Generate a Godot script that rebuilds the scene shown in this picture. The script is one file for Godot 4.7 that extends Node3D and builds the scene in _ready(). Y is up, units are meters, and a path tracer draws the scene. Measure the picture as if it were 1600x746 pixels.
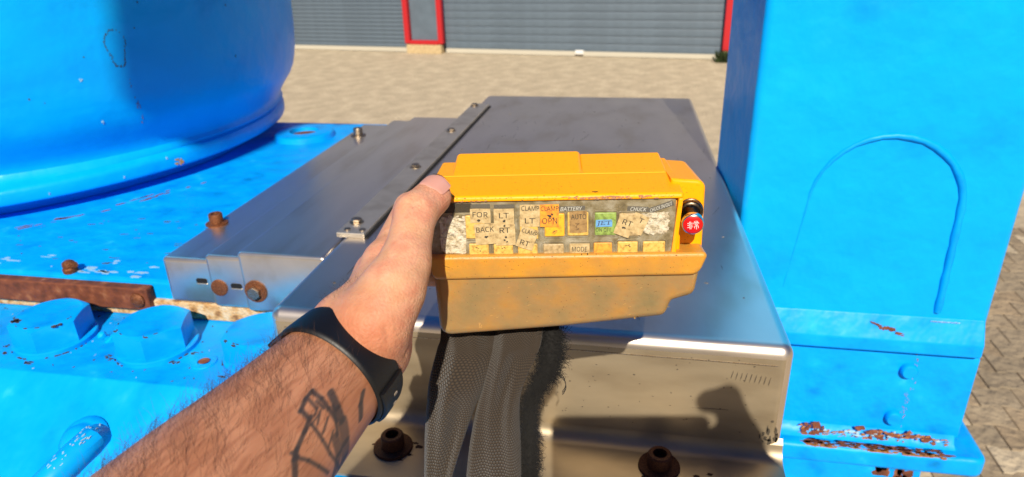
extends Node3D

# ------------------------------------------------------------------ mesh building
class MB:
	var v := PackedVector3Array()
	var t := PackedVector2Array()
	var k := PackedColorArray()
	var color := Color(1, 1, 1)
	var use_uv := false
	var use_color := false
	# a, b, c counter-clockwise seen from outside
	func tri(a: Vector3, b: Vector3, c: Vector3, ua := Vector2.ZERO, ub := Vector2.ZERO, uc := Vector2.ZERO) -> void:
		v.push_back(a); v.push_back(c); v.push_back(b)
		t.push_back(ua); t.push_back(uc); t.push_back(ub)
		k.push_back(color); k.push_back(color); k.push_back(color)
	func quad(a: Vector3, b: Vector3, c: Vector3, d: Vector3) -> void:
		tri(a, b, c); tri(a, c, d)
	func quad_uv(a: Vector3, b: Vector3, c: Vector3, d: Vector3, ua: Vector2, ub: Vector2, uc: Vector2, ud: Vector2) -> void:
		tri(a, b, c, ua, ub, uc); tri(a, c, d, ua, uc, ud)
	func mesh(crease := 42.0, into: ArrayMesh = null) -> ArrayMesh:
		var limit := cos(deg_to_rad(crease))
		var n := v.size()
		var fn := PackedVector3Array(); fn.resize(n / 3)
		var fu := PackedVector3Array(); fu.resize(n / 3)
		var at := {}
		for f in n / 3:
			var w := (v[f * 3 + 2] - v[f * 3]).cross(v[f * 3 + 1] - v[f * 3])
			fn[f] = w
			fu[f] = w.normalized()
		for i in n:
			var key := Vector3i((v[i] * 100000.0).round())
			if at.has(key):
				at[key].push_back(i / 3)
			else:
				at[key] = PackedInt32Array([i / 3])
		var nn := PackedVector3Array(); nn.resize(n)
		for i in n:
			var f := i / 3
			var own := fu[f]
			var sum := Vector3.ZERO
			for g in at[Vector3i((v[i] * 100000.0).round())]:
				if fu[g].dot(own) >= limit:
					sum += fn[g]
			nn[i] = sum.normalized() if sum.length_squared() > 0.0 else own
		var arr := []
		arr.resize(Mesh.ARRAY_MAX)
		arr[Mesh.ARRAY_VERTEX] = v
		arr[Mesh.ARRAY_NORMAL] = nn
		if use_uv:
			arr[Mesh.ARRAY_TEX_UV] = t
		if use_color:
			arr[Mesh.ARRAY_COLOR] = k
		var m := into if into else ArrayMesh.new()
		m.add_surface_from_arrays(Mesh.PRIMITIVE_TRIANGLES, arr)
		return m
	# rounded box
	func rbox(center: Vector3, half: Vector3, r: float, seg := 2, xf := Transform3D()) -> void:
		var arrs := []
		for axis in 3:
			var h: float = half[axis]
			var rr: float = minf(r, h * 0.999)
			var a := []
			for i in seg + 1:
				a.push_back(-h + rr * i / seg)
			for i in seg + 1:
				a.push_back(h - rr + rr * i / seg)
			arrs.push_back(a)
		for axis in 3:
			var b := (axis + 1) % 3
			var c := (axis + 2) % 3
			for s in [-1.0, 1.0]:
				var A: Array = arrs[b]
				var B: Array = arrs[c]
				for i in A.size() - 1:
					for j in B.size() - 1:
						var q := []
						for o in [[0, 0], [1, 0], [1, 1], [0, 1]]:
							var p := Vector3()
							p[axis] = s * half[axis]
							p[b] = A[i + o[0]]
							p[c] = B[j + o[1]]
							var inner := Vector3()
							for e in 3:
								var lim: float = half[e] - minf(r, half[e] * 0.999)
								inner[e] = clampf(p[e], -lim, lim)
							var d := p - inner
							var out := inner + d.normalized() * minf(r, half[axis] * 0.999) if d.length() > 0 else p
							q.push_back(xf * (center + out))
						if s > 0:
							quad(q[0], q[1], q[2], q[3])
						else:
							quad(q[3], q[2], q[1], q[0])
	# polygon (counter-clockwise, x/y) run from z0 to z1, edges rounded by bevel
	func prism(poly: PackedVector2Array, z0: float, z1: float, bevel := 0.0, bseg := 2, xf := Transform3D(), bevel_back := true) -> void:
		var n := poly.size()
		var out := PackedVector2Array(); out.resize(n)
		for i in n:
			var e1 := (poly[i] - poly[(i + n - 1) % n]).normalized()
			var e2 := (poly[(i + 1) % n] - poly[i]).normalized()
			var n1 := Vector2(e1.y, -e1.x)
			var n2 := Vector2(e2.y, -e2.x)
			out[i] = (n1 + n2) / maxf(1.0 + n1.dot(n2), 0.25)
		var layers := []
		if bevel > 0 and bevel_back:
			for i in bseg:
				var a := PI / 2 * i / bseg
				layers.push_back([bevel * (1.0 - sin(a)), z0 + bevel * (1.0 - cos(a))])
		layers.push_back([0.0, z0 + (bevel if bevel_back else 0.0)])
		layers.push_back([0.0, z1 - bevel])
		if bevel > 0:
			for i in range(1, bseg + 1):
				var a := PI / 2 * i / bseg
				layers.push_back([bevel * (1.0 - cos(a)), z1 - bevel * (1.0 - sin(a))])
		var rings := []
		for l in layers:
			var ring := PackedVector3Array()
			for i in n:
				var p: Vector2 = poly[i] - out[i] * float(l[0])
				ring.push_back(xf * Vector3(p.x, p.y, l[1]))
			rings.push_back(ring)
		for r in rings.size() - 1:
			for i in n:
				var j := (i + 1) % n
				quad(rings[r][i], rings[r][j], rings[r + 1][j], rings[r + 1][i])
		for e in [0, rings.size() - 1]:
			var flat := PackedVector2Array()
			for i in n:
				flat.push_back(poly[i] - out[i] * float(layers[e][0]))
			var idx := Geometry2D.triangulate_polygon(flat)
			if idx.is_empty(): print("no cap ", n)
			for i in range(0, idx.size(), 3):
				var a: Vector3 = rings[e][idx[i]]
				var b: Vector3 = rings[e][idx[i + 1]]
				var c: Vector3 = rings[e][idx[i + 2]]
				var area := (flat[idx[i + 1]] - flat[idx[i]]).cross(flat[idx[i + 2]] - flat[idx[i]])
				if (area > 0) == (e > 0):
					tri(a, b, c)
				else:
					tri(a, c, b)
	# profile of (radius, height) from bottom to top, turned about y
	func lathe(profile: Array, seg := 24, xf := Transform3D(), a0 := 0.0, a1 := TAU) -> void:
		for i in seg:
			var p := a0 + (a1 - a0) * i / seg
			var q := a0 + (a1 - a0) * (i + 1) / seg
			for j in profile.size() - 1:
				var A: Vector2 = profile[j]
				var B: Vector2 = profile[j + 1]
				var a := xf * Vector3(A.x * sin(p), A.y, A.x * cos(p))
				var b := xf * Vector3(A.x * sin(q), A.y, A.x * cos(q))
				var c := xf * Vector3(B.x * sin(q), B.y, B.x * cos(q))
				var d := xf * Vector3(B.x * sin(p), B.y, B.x * cos(p))
				if A.x > 1e-7:
					tri(a, b, c)
				if B.x > 1e-7:
					tri(a, c, d)
	func rings(rs: Array, closed := true, caps := true) -> void:
		for r in rs.size() - 1:
			var n: int = rs[r].size()
			for i in (n if closed else n - 1):
				var j := (i + 1) % n
				quad(rs[r][i], rs[r][j], rs[r + 1][j], rs[r + 1][i])
		if caps:
			for e in [0, rs.size() - 1]:
				var c := Vector3.ZERO
				for p in rs[e]:
					c += p
				c /= rs[e].size()
				var n: int = rs[e].size()
				for i in n:
					if e == 0:
						tri(c, rs[e][(i + 1) % n], rs[e][i])
					else:
						tri(c, rs[e][i], rs[e][(i + 1) % n])
	func tube(path: PackedVector3Array, radii: PackedFloat32Array, sides := 8, caps := true) -> void:
		var rs := []
		var up := Vector3(0.31, 0.83, 0.46)
		for i in path.size():
			var d := (path[mini(i + 1, path.size() - 1)] - path[maxi(i - 1, 0)]).normalized()
			var x := up.cross(d).normalized()
			var y := d.cross(x)
			up = y
			var ring := PackedVector3Array()
			var r := radii[mini(i, radii.size() - 1)]
			for s in sides:
				var a := TAU * s / sides
				ring.push_back(path[i] + (x * cos(a) + y * sin(a)) * r)
			rs.push_back(ring)
		rings(rs, true, caps)
	# hexagonal bolt head standing on y = 0, with the turned chamfer of a real one
	func hex_head(corner: float, h: float, xf := Transform3D(), chamfer := 0.55) -> void:
		var flat := corner * cos(PI / 6)
		var rt := flat * 0.97
		var r0 := PackedVector3Array(); var r1 := PackedVector3Array(); var r2 := PackedVector3Array(); var r3 := PackedVector3Array()
		for i in 48:
			var a := -TAU * i / 48
			var f := fposmod(a, PI / 3) - PI / 6
			var r := flat / cos(f)
			var d := Vector3(sin(a), 0, cos(a))
			r0.push_back(xf * (d * r)); r1.push_back(xf * (d * r + Vector3(0, h - (r - rt) * chamfer, 0)))
			r2.push_back(xf * (d * rt + Vector3(0, h, 0)))
			r3.push_back(xf * (d * rt * 0.97 + Vector3(0, h + corner * 0.006, 0)))
		var rs := [r0, r1, r2, r3]
		for r in 3:
			for i in 48:
				var j := (i + 1) % 48
				quad(rs[r][j], rs[r][i], rs[r + 1][i], rs[r + 1][j])
		var c := xf * Vector3(0, h + corner * 0.006, 0)
		for i in 48:
			tri(c, r3[(i + 1) % 48], r3[i])
	# an irregular flake lying on a surface
	func flake(center: Vector3, normal: Vector3, along: Vector3, size: Vector2, rng: RandomNumberGenerator, thick := 0.0004) -> void:
		var x := (along - normal * along.dot(normal)).normalized()
		var y := normal.cross(x)
		var n := 13
		var top := PackedVector3Array(); var low := PackedVector3Array()
		for i in n:
			var a := TAU * i / n
			var r := rng.randf_range(0.45, 1.0)
			var p := center + x * cos(a) * size.x * r + y * sin(a) * size.y * r
			top.push_back(p + normal * thick)
			low.push_back(p - normal * 0.002)
		for i in n:
			var j := (i + 1) % n
			tri(center + normal * thick, top[i], top[j])
			quad(low[i], low[j], top[j], top[i])


var mat := {}
var taken := {}
var rng := RandomNumberGenerator.new()

func numbered(called: String, parent: Node) -> String:
	var key := str(parent.get_instance_id()) + called
	var n: int = taken.get(key, 0)
	taken[key] = n + 1
	return called if n == 0 else "%s_%03d" % [called, n]

func tag(o: Node, label: String, category := "", group := "", kind := "") -> void:
	if label: o.set_meta("label", label)
	if category: o.set_meta("category", category)
	if group: o.set_meta("group", group)
	if kind: o.set_meta("kind", kind)

func thing(called: String, label: String, category: String, at := Vector3.ZERO, group := "") -> Node3D:
	var o := Node3D.new()
	o.name = numbered(called, self)
	add_child(o, true)
	o.position = at
	tag(o, label, category, group)
	return o

func put(called: String, mesh: Mesh, m: Material, parent: Node = self) -> MeshInstance3D:
	var o := MeshInstance3D.new()
	o.name = numbered(called, parent)
	o.mesh = mesh
	if m: o.material_override = m
	o.cast_shadow = GeometryInstance3D.SHADOW_CASTING_SETTING_ON
	parent.add_child(o, true)
	return o

func rounded(pts: Array, radii: Array, seg := 4) -> PackedVector2Array:
	var out := PackedVector2Array()
	var n := pts.size()
	for i in n:
		var p: Vector2 = pts[i]
		var r: float = radii[i % radii.size()]
		if r <= 0.0:
			out.push_back(p)
			continue
		var a: Vector2 = (pts[(i + n - 1) % n] - p).normalized()
		var b: Vector2 = (pts[(i + 1) % n] - p).normalized()
		var half := acos(clampf(a.dot(b), -1, 1)) / 2
		var d := r / tan(half)
		var c := p + (a + b).normalized() * (r / sin(half))
		var s := (p + a * d - c).angle()
		var e := (p + b * d - c).angle()
		var da := wrapf(e - s, -PI, PI)
		for j in seg + 1:
			var ang := s + da * j / seg
			out.push_back(c + Vector2(cos(ang), sin(ang)) * r)
	return out

func rect_poly(x0: float, y0: float, x1: float, y1: float, r := 0.0, seg := 3) -> PackedVector2Array:
	return rounded([Vector2(x0, y0), Vector2(x1, y0), Vector2(x1, y1), Vector2(x0, y1)], [r], seg)

# ------------------------------------------------------------------ materials
func noise(freq: float, sd: int, stops: Array, octaves := 4, kind := FastNoiseLite.TYPE_SIMPLEX_SMOOTH, size := 512) -> NoiseTexture2D:
	var n := FastNoiseLite.new()
	n.noise_type = kind
	n.seed = sd
	n.frequency = freq
	n.fractal_octaves = octaves
	var t := NoiseTexture2D.new()
	t.width = size; t.height = size
	t.seamless = true
	t.noise = n
	var g := Gradient.new()
	g.offsets = PackedFloat32Array(stops.map(func(s): return s[0]))
	g.colors = PackedColorArray(stops.map(func(s): return s[1]))
	t.color_ramp = g
	return t

func bumps(freq: float, sd: int, strength: float, octaves := 4, size := 512) -> NoiseTexture2D:
	var n := FastNoiseLite.new()
	n.noise_type = FastNoiseLite.TYPE_SIMPLEX_SMOOTH
	n.seed = sd
	n.frequency = freq
	n.fractal_octaves = octaves
	var t := NoiseTexture2D.new()
	t.width = size; t.height = size
	t.seamless = true
	t.as_normal_map = true
	t.bump_strength = strength
	t.noise = n
	return t

func material(albedo: Color, rough: float, metal := 0.0, tex: Texture2D = null, scale := 1.0, nrm: Texture2D = null, nrm_scale := 1.0, rtex: Texture2D = null) -> StandardMaterial3D:
	var m := StandardMaterial3D.new()
	m.albedo_color = albedo
	m.roughness = rough
	m.metallic = metal
	if tex or nrm or rtex:
		m.uv1_triplanar = true
		m.uv1_scale = Vector3.ONE * scale
	if tex: m.albedo_texture = tex
	if nrm:
		m.normal_enabled = true
		m.normal_texture = nrm
		m.normal_scale = nrm_scale
	if rtex:
		m.roughness_texture = rtex
		m.roughness_texture_channel = BaseMaterial3D.TEXTURE_CHANNEL_RED
	return m

func grey(v: float) -> Color:
	return Color(v, v, v)

func make_materials() -> void:
	var lumps := bumps(0.012, 3, 5.0, 4)
	var fine := bumps(0.05, 5, 3.0, 3)
	var blue_tex := noise(0.01, 11, [[0.0, Color(0.0, 0.48, 0.76)], [0.16, Color(0.0, 0.56, 0.89)], [0.35, Color(0.0, 0.605, 0.93)], [0.65, Color(0.0, 0.62, 0.95)], [0.84, Color(0.02, 0.645, 0.95)], [1.0, Color(0.20, 0.72, 0.95)]], 6)
	var blue_flat := noise(0.01, 13, [[0.0, Color(0.0, 0.58, 0.90)], [0.3, Color(0.0, 0.635, 0.95)], [0.7, Color(0.0, 0.65, 0.96)], [1.0, Color(0.04, 0.68, 0.96)]], 6)
	var blue_r := noise(0.02, 12, [[0.0, grey(0.75)], [1.0, grey(1.0)]], 4)
	mat.blue = material(Color.WHITE, 0.46, 0.0, blue_tex, 2.2, lumps, 0.6, blue_r)
	mat.blue_smooth = material(Color.WHITE, 0.42, 0.0, blue_flat, 1.1, bumps(0.02, 8, 5.0, 5), 0.3, blue_r)
	mat.blue.metallic_specular = 0.3
	mat.blue_smooth.metallic_specular = 0.3
	mat.rust = material(Color.WHITE, 0.85, 0.1, noise(0.03, 21, [[0.0, Color(0.28, 0.15, 0.09)], [0.35, Color(0.40, 0.21, 0.13)], [0.65, Color(0.47, 0.26, 0.16)], [1.0, Color(0.60, 0.42, 0.29)]], 6), 2.6, bumps(0.03, 22, 5.0), 0.5)
	mat.rust_orange = material(Color.WHITE, 0.9, 0.0, noise(0.03, 24, [[0.0, Color(0.44, 0.26, 0.12)], [0.5, Color(0.62, 0.40, 0.20)], [1.0, Color(0.72, 0.55, 0.34)]], 5), 12.0)
	mat.rust_pale = material(Color.WHITE, 0.85, 0.0, noise(0.012, 25, [[0.0, Color(0.40, 0.25, 0.12)], [0.4, Color(0.74, 0.58, 0.38)], [0.65, Color(0.80, 0.70, 0.55)], [1.0, Color(0.86, 0.80, 0.70)]], 5), 7.0, bumps(0.06, 22, 6.0), 0.8)
	mat.chip_dark = material(Color.WHITE, 0.8, 0.0, noise(0.05, 31, [[0.0, Color(0.08, 0.08, 0.10)], [0.5, Color(0.25, 0.20, 0.18)], [1.0, Color(0.45, 0.36, 0.30)]], 4), 20.0)
	mat.chip_pale = material(Color.WHITE, 0.8, 0.0, noise(0.05, 32, [[0.0, Color(0.35, 0.66, 0.86)], [0.6, Color(0.60, 0.74, 0.82)], [1.0, Color(0.75, 0.60, 0.40)]], 4), 20.0)
	mat.chip_ochre = material(Color(0.72, 0.52, 0.22), 0.8)
	var steel_r := noise(0.008, 43, [[0.0, grey(0.84)], [0.6, grey(0.95)], [1.0, grey(1.0)]], 5)
	var steel_c := noise(0.008, 41, [[0.0, Color(0.86, 0.84, 0.81)], [0.5, Color(0.95, 0.94, 0.92)], [1.0, Color(1.0, 0.99, 0.97)]], 6)
	var steel_b := noise(0.008, 44, [[0.0, Color(0.90, 0.88, 0.85)], [0.4, grey(0.96)], [1.0, grey(1.0)]], 5)
	var steel_br := noise(0.006, 45, [[0.0, grey(0.88)], [0.6, grey(0.97)], [1.0, grey(1.0)]], 5)
	mat.steel = material(Color(0.93, 0.885, 0.83), 0.40, 1.0, steel_b, 1.6, null, 0.03, steel_br)
	# brushed: the pattern is drawn out along the sheet
	mat.steel.uv1_scale = Vector3(2.3, 2.3, 1.1)
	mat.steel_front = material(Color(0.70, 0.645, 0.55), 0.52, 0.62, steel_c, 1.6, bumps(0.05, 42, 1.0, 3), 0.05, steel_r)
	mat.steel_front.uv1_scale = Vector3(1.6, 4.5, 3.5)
	mat.steel_panel = material(Color(0.90, 0.865, 0.82), 0.32, 0.94, steel_b, 1.6, null, 0.03, steel_br)
	mat.steel_panel.uv1_scale = Vector3(3.7, 3.7, 0.8)
	mat.steel_dull = material(Color(0.78, 0.76, 0.73), 0.45, 0.8, steel_c, 4.0, bumps(0.05, 42, 1.0, 3), 0.08, steel_r)
	mat.bolt_steel = material(Color(0.72, 0.68, 0.62), 0.4, 1.0, noise(0.04, 47, [[0.0, Color(0.6, 0.48, 0.36)], [0.6, grey(0.95)], [1.0, grey(1.0)]], 4), 20.0)
	mat.bolt_rust = material(Color.WHITE, 0.6, 0.5, noise(0.04, 48, [[0.0, Color(0.22, 0.10, 0.05)], [0.5, Color(0.46, 0.26, 0.14)], [1.0, Color(0.66, 0.50, 0.36)]], 4), 20.0, bumps(0.05, 22, 6.0), 0.8)
	mat.bolt_dark = material(Color(0.62, 0.55, 0.50), 0.6, 0.4, mat.bolt_rust.albedo_texture, 20.0, bumps(0.05, 22, 6.0), 0.8)
	mat.weld = material(Color(0.80, 0.72, 0.58), 0.3, 1.0, steel_c, 12.0, bumps(0.03, 49, 5.0, 3), 0.5)
	mat.stain = material(Color(0.22, 0.13, 0.08), 0.7, 0.3)
	mat.scuff = material(Color(0.44, 0.41, 0.36), 0.5, 0.7)
	mat.black = material(Color(0.02, 0.02, 0.02), 0.8)
	# remote control
	var speck := noise(0.045, 51, [[0.0, Color(1.0, 0.66, 0.0)], [0.70, Color(1.0, 0.645, 0.0)], [0.84, Color(0.99, 0.61, 0.0)], [0.92, Color(0.62, 0.36, 0.05)], [1.0, Color(0.25, 0.15, 0.06)]], 5)
	mat.yellow = material(Color.WHITE, 0.42, 0.0, speck, 14.0, bumps(0.05, 52, 2.0), 0.15)
	mat.yellow.metallic_specular = 0.35
	var amber := noise(0.007, 55, [[0.0, Color(0.46, 0.41, 0.27)], [0.3, Color(0.54, 0.445, 0.28)], [0.55, Color(0.59, 0.46, 0.275)], [0.8, Color(0.65, 0.475, 0.23)], [1.0, Color(0.65, 0.51, 0.33)]], 6)
	mat.rubber = material(Color.WHITE, 0.52, 0.0, amber, 6.0, bumps(0.04, 56, 3.0), 0.2)
	mat.rubber_rim = material(Color.WHITE, 0.45, 0.0, noise(0.006, 57, [[0.0, Color(0.66, 0.49, 0.24)], [0.4, Color(0.74, 0.53, 0.21)], [0.7, Color(0.79, 0.55, 0.17)], [1.0, Color(0.75, 0.57, 0.30)]], 6), 9.0, bumps(0.04, 56, 3.0), 0.2)
	for m in [mat.rubber, mat.rubber_rim]:
		m.subsurf_scatter_enabled = true
		m.subsurf_scatter_strength = 0.2
	mat.panel = material(Color.WHITE, 0.4, 0.0, noise(0.012, 61, [[0.0, Color(0.30, 0.26, 0.17)], [0.35, Color(0.44, 0.39, 0.27)], [0.55, Color(0.52, 0.48, 0.38)], [0.8, Color(0.58, 0.55, 0.47)], [1.0, Color(0.66, 0.63, 0.55)]], 5), 14.0, bumps(0.03, 62, 5.0), 0.5)
	mat.worn_white = material(Color.WHITE, 0.75, 0.0, noise(0.022, 64, [[0.0, Color(0.50, 0.43, 0.32)], [0.28, Color(0.72, 0.66, 0.54)], [0.5, Color(0.80, 0.76, 0.66)], [1.0, Color(0.86, 0.83, 0.76)]], 5), 16.0, bumps(0.02, 65, 16.0), 1.2)
	var paper := noise(0.02, 66, [[0.0, Color(0.52, 0.42, 0.27)], [0.25, Color(0.70, 0.60, 0.41)], [0.6, Color(0.77, 0.67, 0.48)], [1.0, Color(0.84, 0.75, 0.57)]], 5)
	mat.paper = material(Color.WHITE, 0.8, 0.0, paper, 22.0)
	mat.paper_brown = material(Color(0.80, 0.72, 0.60), 0.8, 0.0, paper, 22.0)
	mat.paper_orange = material(Color.WHITE, 0.7, 0.0, noise(0.02, 67, [[0.0, Color(0.80, 0.42, 0.02)], [0.5, Color(0.95, 0.58, 0.04)], [1.0, Color(0.98, 0.64, 0.08)]], 4), 20.0)
	mat.key_yellow = material(Color.WHITE, 0.45, 0.0, noise(0.02, 68, [[0.0, Color(0.55, 0.40, 0.18)], [0.4, Color(0.84, 0.68, 0.30)], [1.0, Color(0.90, 0.77, 0.44)]], 4), 24.0)
	mat.key_gold = material(Color.WHITE, 0.45, 0.0, noise(0.02, 69, [[0.0, Color(0.75, 0.50, 0.05)], [0.4, Color(0.96, 0.68, 0.04)], [1.0, Color(0.98, 0.72, 0.08)]], 4), 24.0)
	mat.key_orange = material(Color.WHITE, 0.5, 0.0, noise(0.02, 70, [[0.0, Color(0.70, 0.42, 0.12)], [0.5, Color(0.92, 0.62, 0.16)], [1.0, Color(0.94, 0.68, 0.24)]], 4), 24.0)
	mat.key_beige = material(Color.WHITE, 0.4, 0.0, noise(0.02, 71, [[0.0, Color(0.46, 0.38, 0.26)], [0.5, Color(0.70, 0.60, 0.42)], [1.0, Color(0.78, 0.70, 0.54)]], 4), 24.0)
	mat.key_green = material(Color.WHITE, 0.45, 0.0, noise(0.02, 72, [[0.0, Color(0.35, 0.40, 0.14)], [0.5, Color(0.52, 0.64, 0.28)], [1.0, Color(0.60, 0.70, 0.34)]], 4), 24.0)
	mat.label_blue = material(Color(0.36, 0.62, 0.84), 0.7)
	mat.label_dark = material(Color(0.30, 0.29, 0.27), 0.6)
	mat.worn_edge = material(Color.WHITE, 0.8, 0.0, noise(0.05, 33, [[0.0, Color(0.32, 0.16, 0.07)], [0.5, Color(0.66, 0.46, 0.33)], [1.0, Color(0.80, 0.66, 0.52)]], 4), 60.0)
	mat.ink = material(Color(0.05, 0.045, 0.04), 0.8)
	mat.ink_blue = material(Color(0.04, 0.07, 0.28), 0.8)
	mat.ink_green = material(Color(0.10, 0.16, 0.10), 0.8)
	mat.ink_white = material(Color(0.78, 0.78, 0.74), 0.8)
	mat.chrome = material(Color(0.78, 0.76, 0.73), 0.22, 1.0)
	mat.chrome_worn = material(Color(0.42, 0.37, 0.31), 0.35, 1.0, noise(0.03, 75, [[0.0, Color(0.4, 0.3, 0.2)], [0.5, grey(0.9)], [1.0, grey(1.0)]], 4), 40.0)
	mat.red = material(Color(0.83, 0.03, 0.05), 0.4)
	mat.ring_blue = material(Color(0.25, 0.52, 0.78), 0.3, 0.6)
	# far yard
	mat.door = material(Color(0.37, 0.43, 0.485), 0.55, 0.0, noise(0.01, 81, [[0.0, grey(0.9)], [1.0, grey(1.0)]], 4), 0.6)
	mat.red_frame = material(Color(0.70, 0.10, 0.13), 0.5)
	mat.cladding = material(Color(0.60, 0.61, 0.61), 0.6)
	mat.plinth = material(Color.WHITE, 0.9, 0.0, noise(0.02, 83, [[0.0, Color(0.62, 0.53, 0.38)], [1.0, Color(0.82, 0.74, 0.58)]], 4), 2.0)
	mat.sill = material(Color(0.72, 0.70, 0.64), 0.6)
	mat.white = material(Color(0.85, 0.85, 0.84), 0.5)
	mat.moss = material(Color(0.16, 0.22, 0.07), 0.9)
	var sand := noise(0.009, 85, [[0.0, Color(0.63, 0.575, 0.48)], [0.35, Color(0.69, 0.635, 0.54)], [0.6, Color(0.725, 0.665, 0.565)], [1.0, Color(0.78, 0.725, 0.62)]], 6)
	mat.ground = material(Color(0.95, 0.95, 0.95), 0.95, 0.0, sand, 0.35, bumps(0.05, 86, 4.0), 0.5)
	mat.ground.uv1_world_triplanar = true
	mat.paver = material(Color.WHITE, 0.92, 0.0, sand, 0.55, bumps(0.05, 86, 6.0), 0.6)
	mat.paver.uv1_world_triplanar = true
	mat.paver.vertex_color_use_as_albedo = true

# ------------------------------------------------------------------ scene
func _ready() -> void:
	rng.seed = 7
	# camera
	var cam := Camera3D.new()
	cam.name = "camera"
	cam.transform = Transform3D(Basis(Vector3(0.9825, -0.0267, -0.1846), Vector3(-0.0503, 0.9152, -0.3999), Vector3(0.1796, 0.4022, 0.8978)).orthonormalized(), Vector3(0, 2.2, 0))
	cam.fov = 38.44
	cam.near = 0.03
	cam.far = 400.0
	var lens := CameraAttributesPhysical.new()
	lens.frustum_focal_length = 34.42
	lens.frustum_near = 0.03
	lens.frustum_far = 400.0
	lens.frustum_focus_distance = 0.46
	lens.exposure_aperture = 17.0
	cam.attributes = lens
	add_child(cam)
	cam.current = true
	# sky
	var env := Environment.new()
	env.background_mode = Environment.BG_SKY
	var sky := Sky.new()
	var ps := ProceduralSkyMaterial.new()
	ps.sky_top_color = Color(0.15, 0.31, 0.62)
	ps.sky_horizon_color = Color(0.70, 0.73, 0.76)
	ps.sky_curve = 0.16
	ps.ground_bottom_color = Color(0.42, 0.36, 0.28)
	ps.ground_horizon_color = Color(0.55, 0.52, 0.48)
	ps.sun_angle_max = 12.0
	sky.sky_material = ps
	env.sky = sky
	env.background_energy_multiplier = 0.47
	env.tonemap_mode = Environment.TONE_MAPPER_LINEAR
	env.tonemap_exposure = 1.28
	env.sdfgi_enabled = true
	env.ssao_enabled = true
	env.ssil_enabled = true
	var we := WorldEnvironment.new()
	we.name = "world_environment"
	we.environment = env
	add_child(we)
	# sun, behind the photographer and a little to the right, 39 degrees high
	var sun := DirectionalLight3D.new()
	sun.name = "sun"
	sun.light_energy = 1.6
	sun.light_color = Color(1.0, 0.955, 0.88)
	sun.light_angular_distance = 0.5
	sun.shadow_enabled = true
	add_child(sun)
	sun.look_at_from_position(Vector3.ZERO, Vector3(-0.1169, -0.6342, -0.7643), Vector3.UP)

	make_materials()
	build_ground()
	build_building()
	build_machine_frame()
	build_drum()
	build_column()
	build_panels()
	build_box_cover()
	build_shade_caster()
	build_remote()
	build_cloth()
	build_person()
	build_watch()
	build_phone()

# ------------------------------------------------------------------ setting
func build_ground() -> void:
	var g := MB.new()
	g.quad(Vector3(-90, 0, 90), Vector3(90, 0, 90), Vector3(90, 0, -90), Vector3(-90, 0, -90))
	var ground := put("ground", g.mesh(), mat.ground)
	tag(ground, "sandy paved yard behind and beside the blue machine", "ground", "", "structure")
	# interlocking pavers
	var L := 0.0985
	var side := [Vector2(L, -0.0895), Vector2(L, 0.0895), Vector2(0.058, 0.0895), Vector2(0.036, 0.0705), Vector2(-0.036, 0.0705), Vector2(-0.058, 0.0895), Vector2(-L, 0.0895), Vector2(-L, -0.0895), Vector2(-0.058, -0.0895), Vector2(-0.036, -0.0705), Vector2(0.036, -0.0705), Vector2(0.058, -0.0895)]
	var poly := PackedVector2Array(side)
	var lie := Transform3D(Basis(Vector3(1, 0, 0), Vector3(0, 0, -1), Vector3(0, 1, 0)), Vector3.ZERO)
	var variants := []
	for i in 5:
		var p := MB.new()
		p.use_color = true
		p.color = [Color(0.60, 0.57, 0.54), Color(0.97, 0.97, 0.96), Color(0.55, 0.52, 0.49), Color(0.62, 0.57, 0.52), Color(0.58, 0.56, 0.54)][i]
		p.prism(poly, -0.004, 0.008, 0.003, 1, lie, false)
		variants.push_back(p.mesh(30.0))
	var near := []
	var far := []
	for row in range(-95, -5):
		var z := row * 0.162
		for col in range(-46, 30):
			var x := col * 0.2025 + (0.101 if row % 2 else 0.0)
			var key := Vector3(x, 0, z)
			# what the lower right corner of the photograph shows
			if z > -5.6 and x > 0.75 - (z + 2.3) * 0.42 and x < 1.9 - (z + 2.3) * 0.52 and z < -2.1:
				near.push_back(key)
			elif z < -4.6 and z > -15.0 + 0.139 * (x + 7.9) and x > -9.2 and x < 2.6:
				far.push_back(key)
	near.sort_custom(func(a, b): return a.length_squared() < b.length_squared())
	for i in near.size():
		if i >= 300:
			far.push_back(near[i])
			continue
		var o := put("paver", variants[rng.randi() % 5], mat.paver, ground)
		o.position = near[i] + Vector3(0, rng.randf_range(-0.002, 0.002), 0)
		o.rotation.x = rng.randf_range(-0.012, 0.012)
		o.rotation.z = rng.randf_range(-0.012, 0.012)
	var mm := MultiMesh.new()
	mm.transform_format = MultiMesh.TRANSFORM_3D
	mm.mesh = variants[1]
	mm.instance_count = far.size()
	for i in far.size():
		mm.set_instance_transform(i, Transform3D(Basis.from_euler(Vector3(rng.randf_range(-0.003, 0.003), 0, rng.randf_range(-0.003, 0.003))), far[i] + Vector3(0, -0.0071, 0)))
	var o2 := MultiMeshInstance3D.new()
	o2.name = "far_pavers"
	o2.multimesh = mm
	o2.material_override = mat.paver
	ground.add_child(o2, true)
	o2.set_meta("kind", "stuff")

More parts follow.
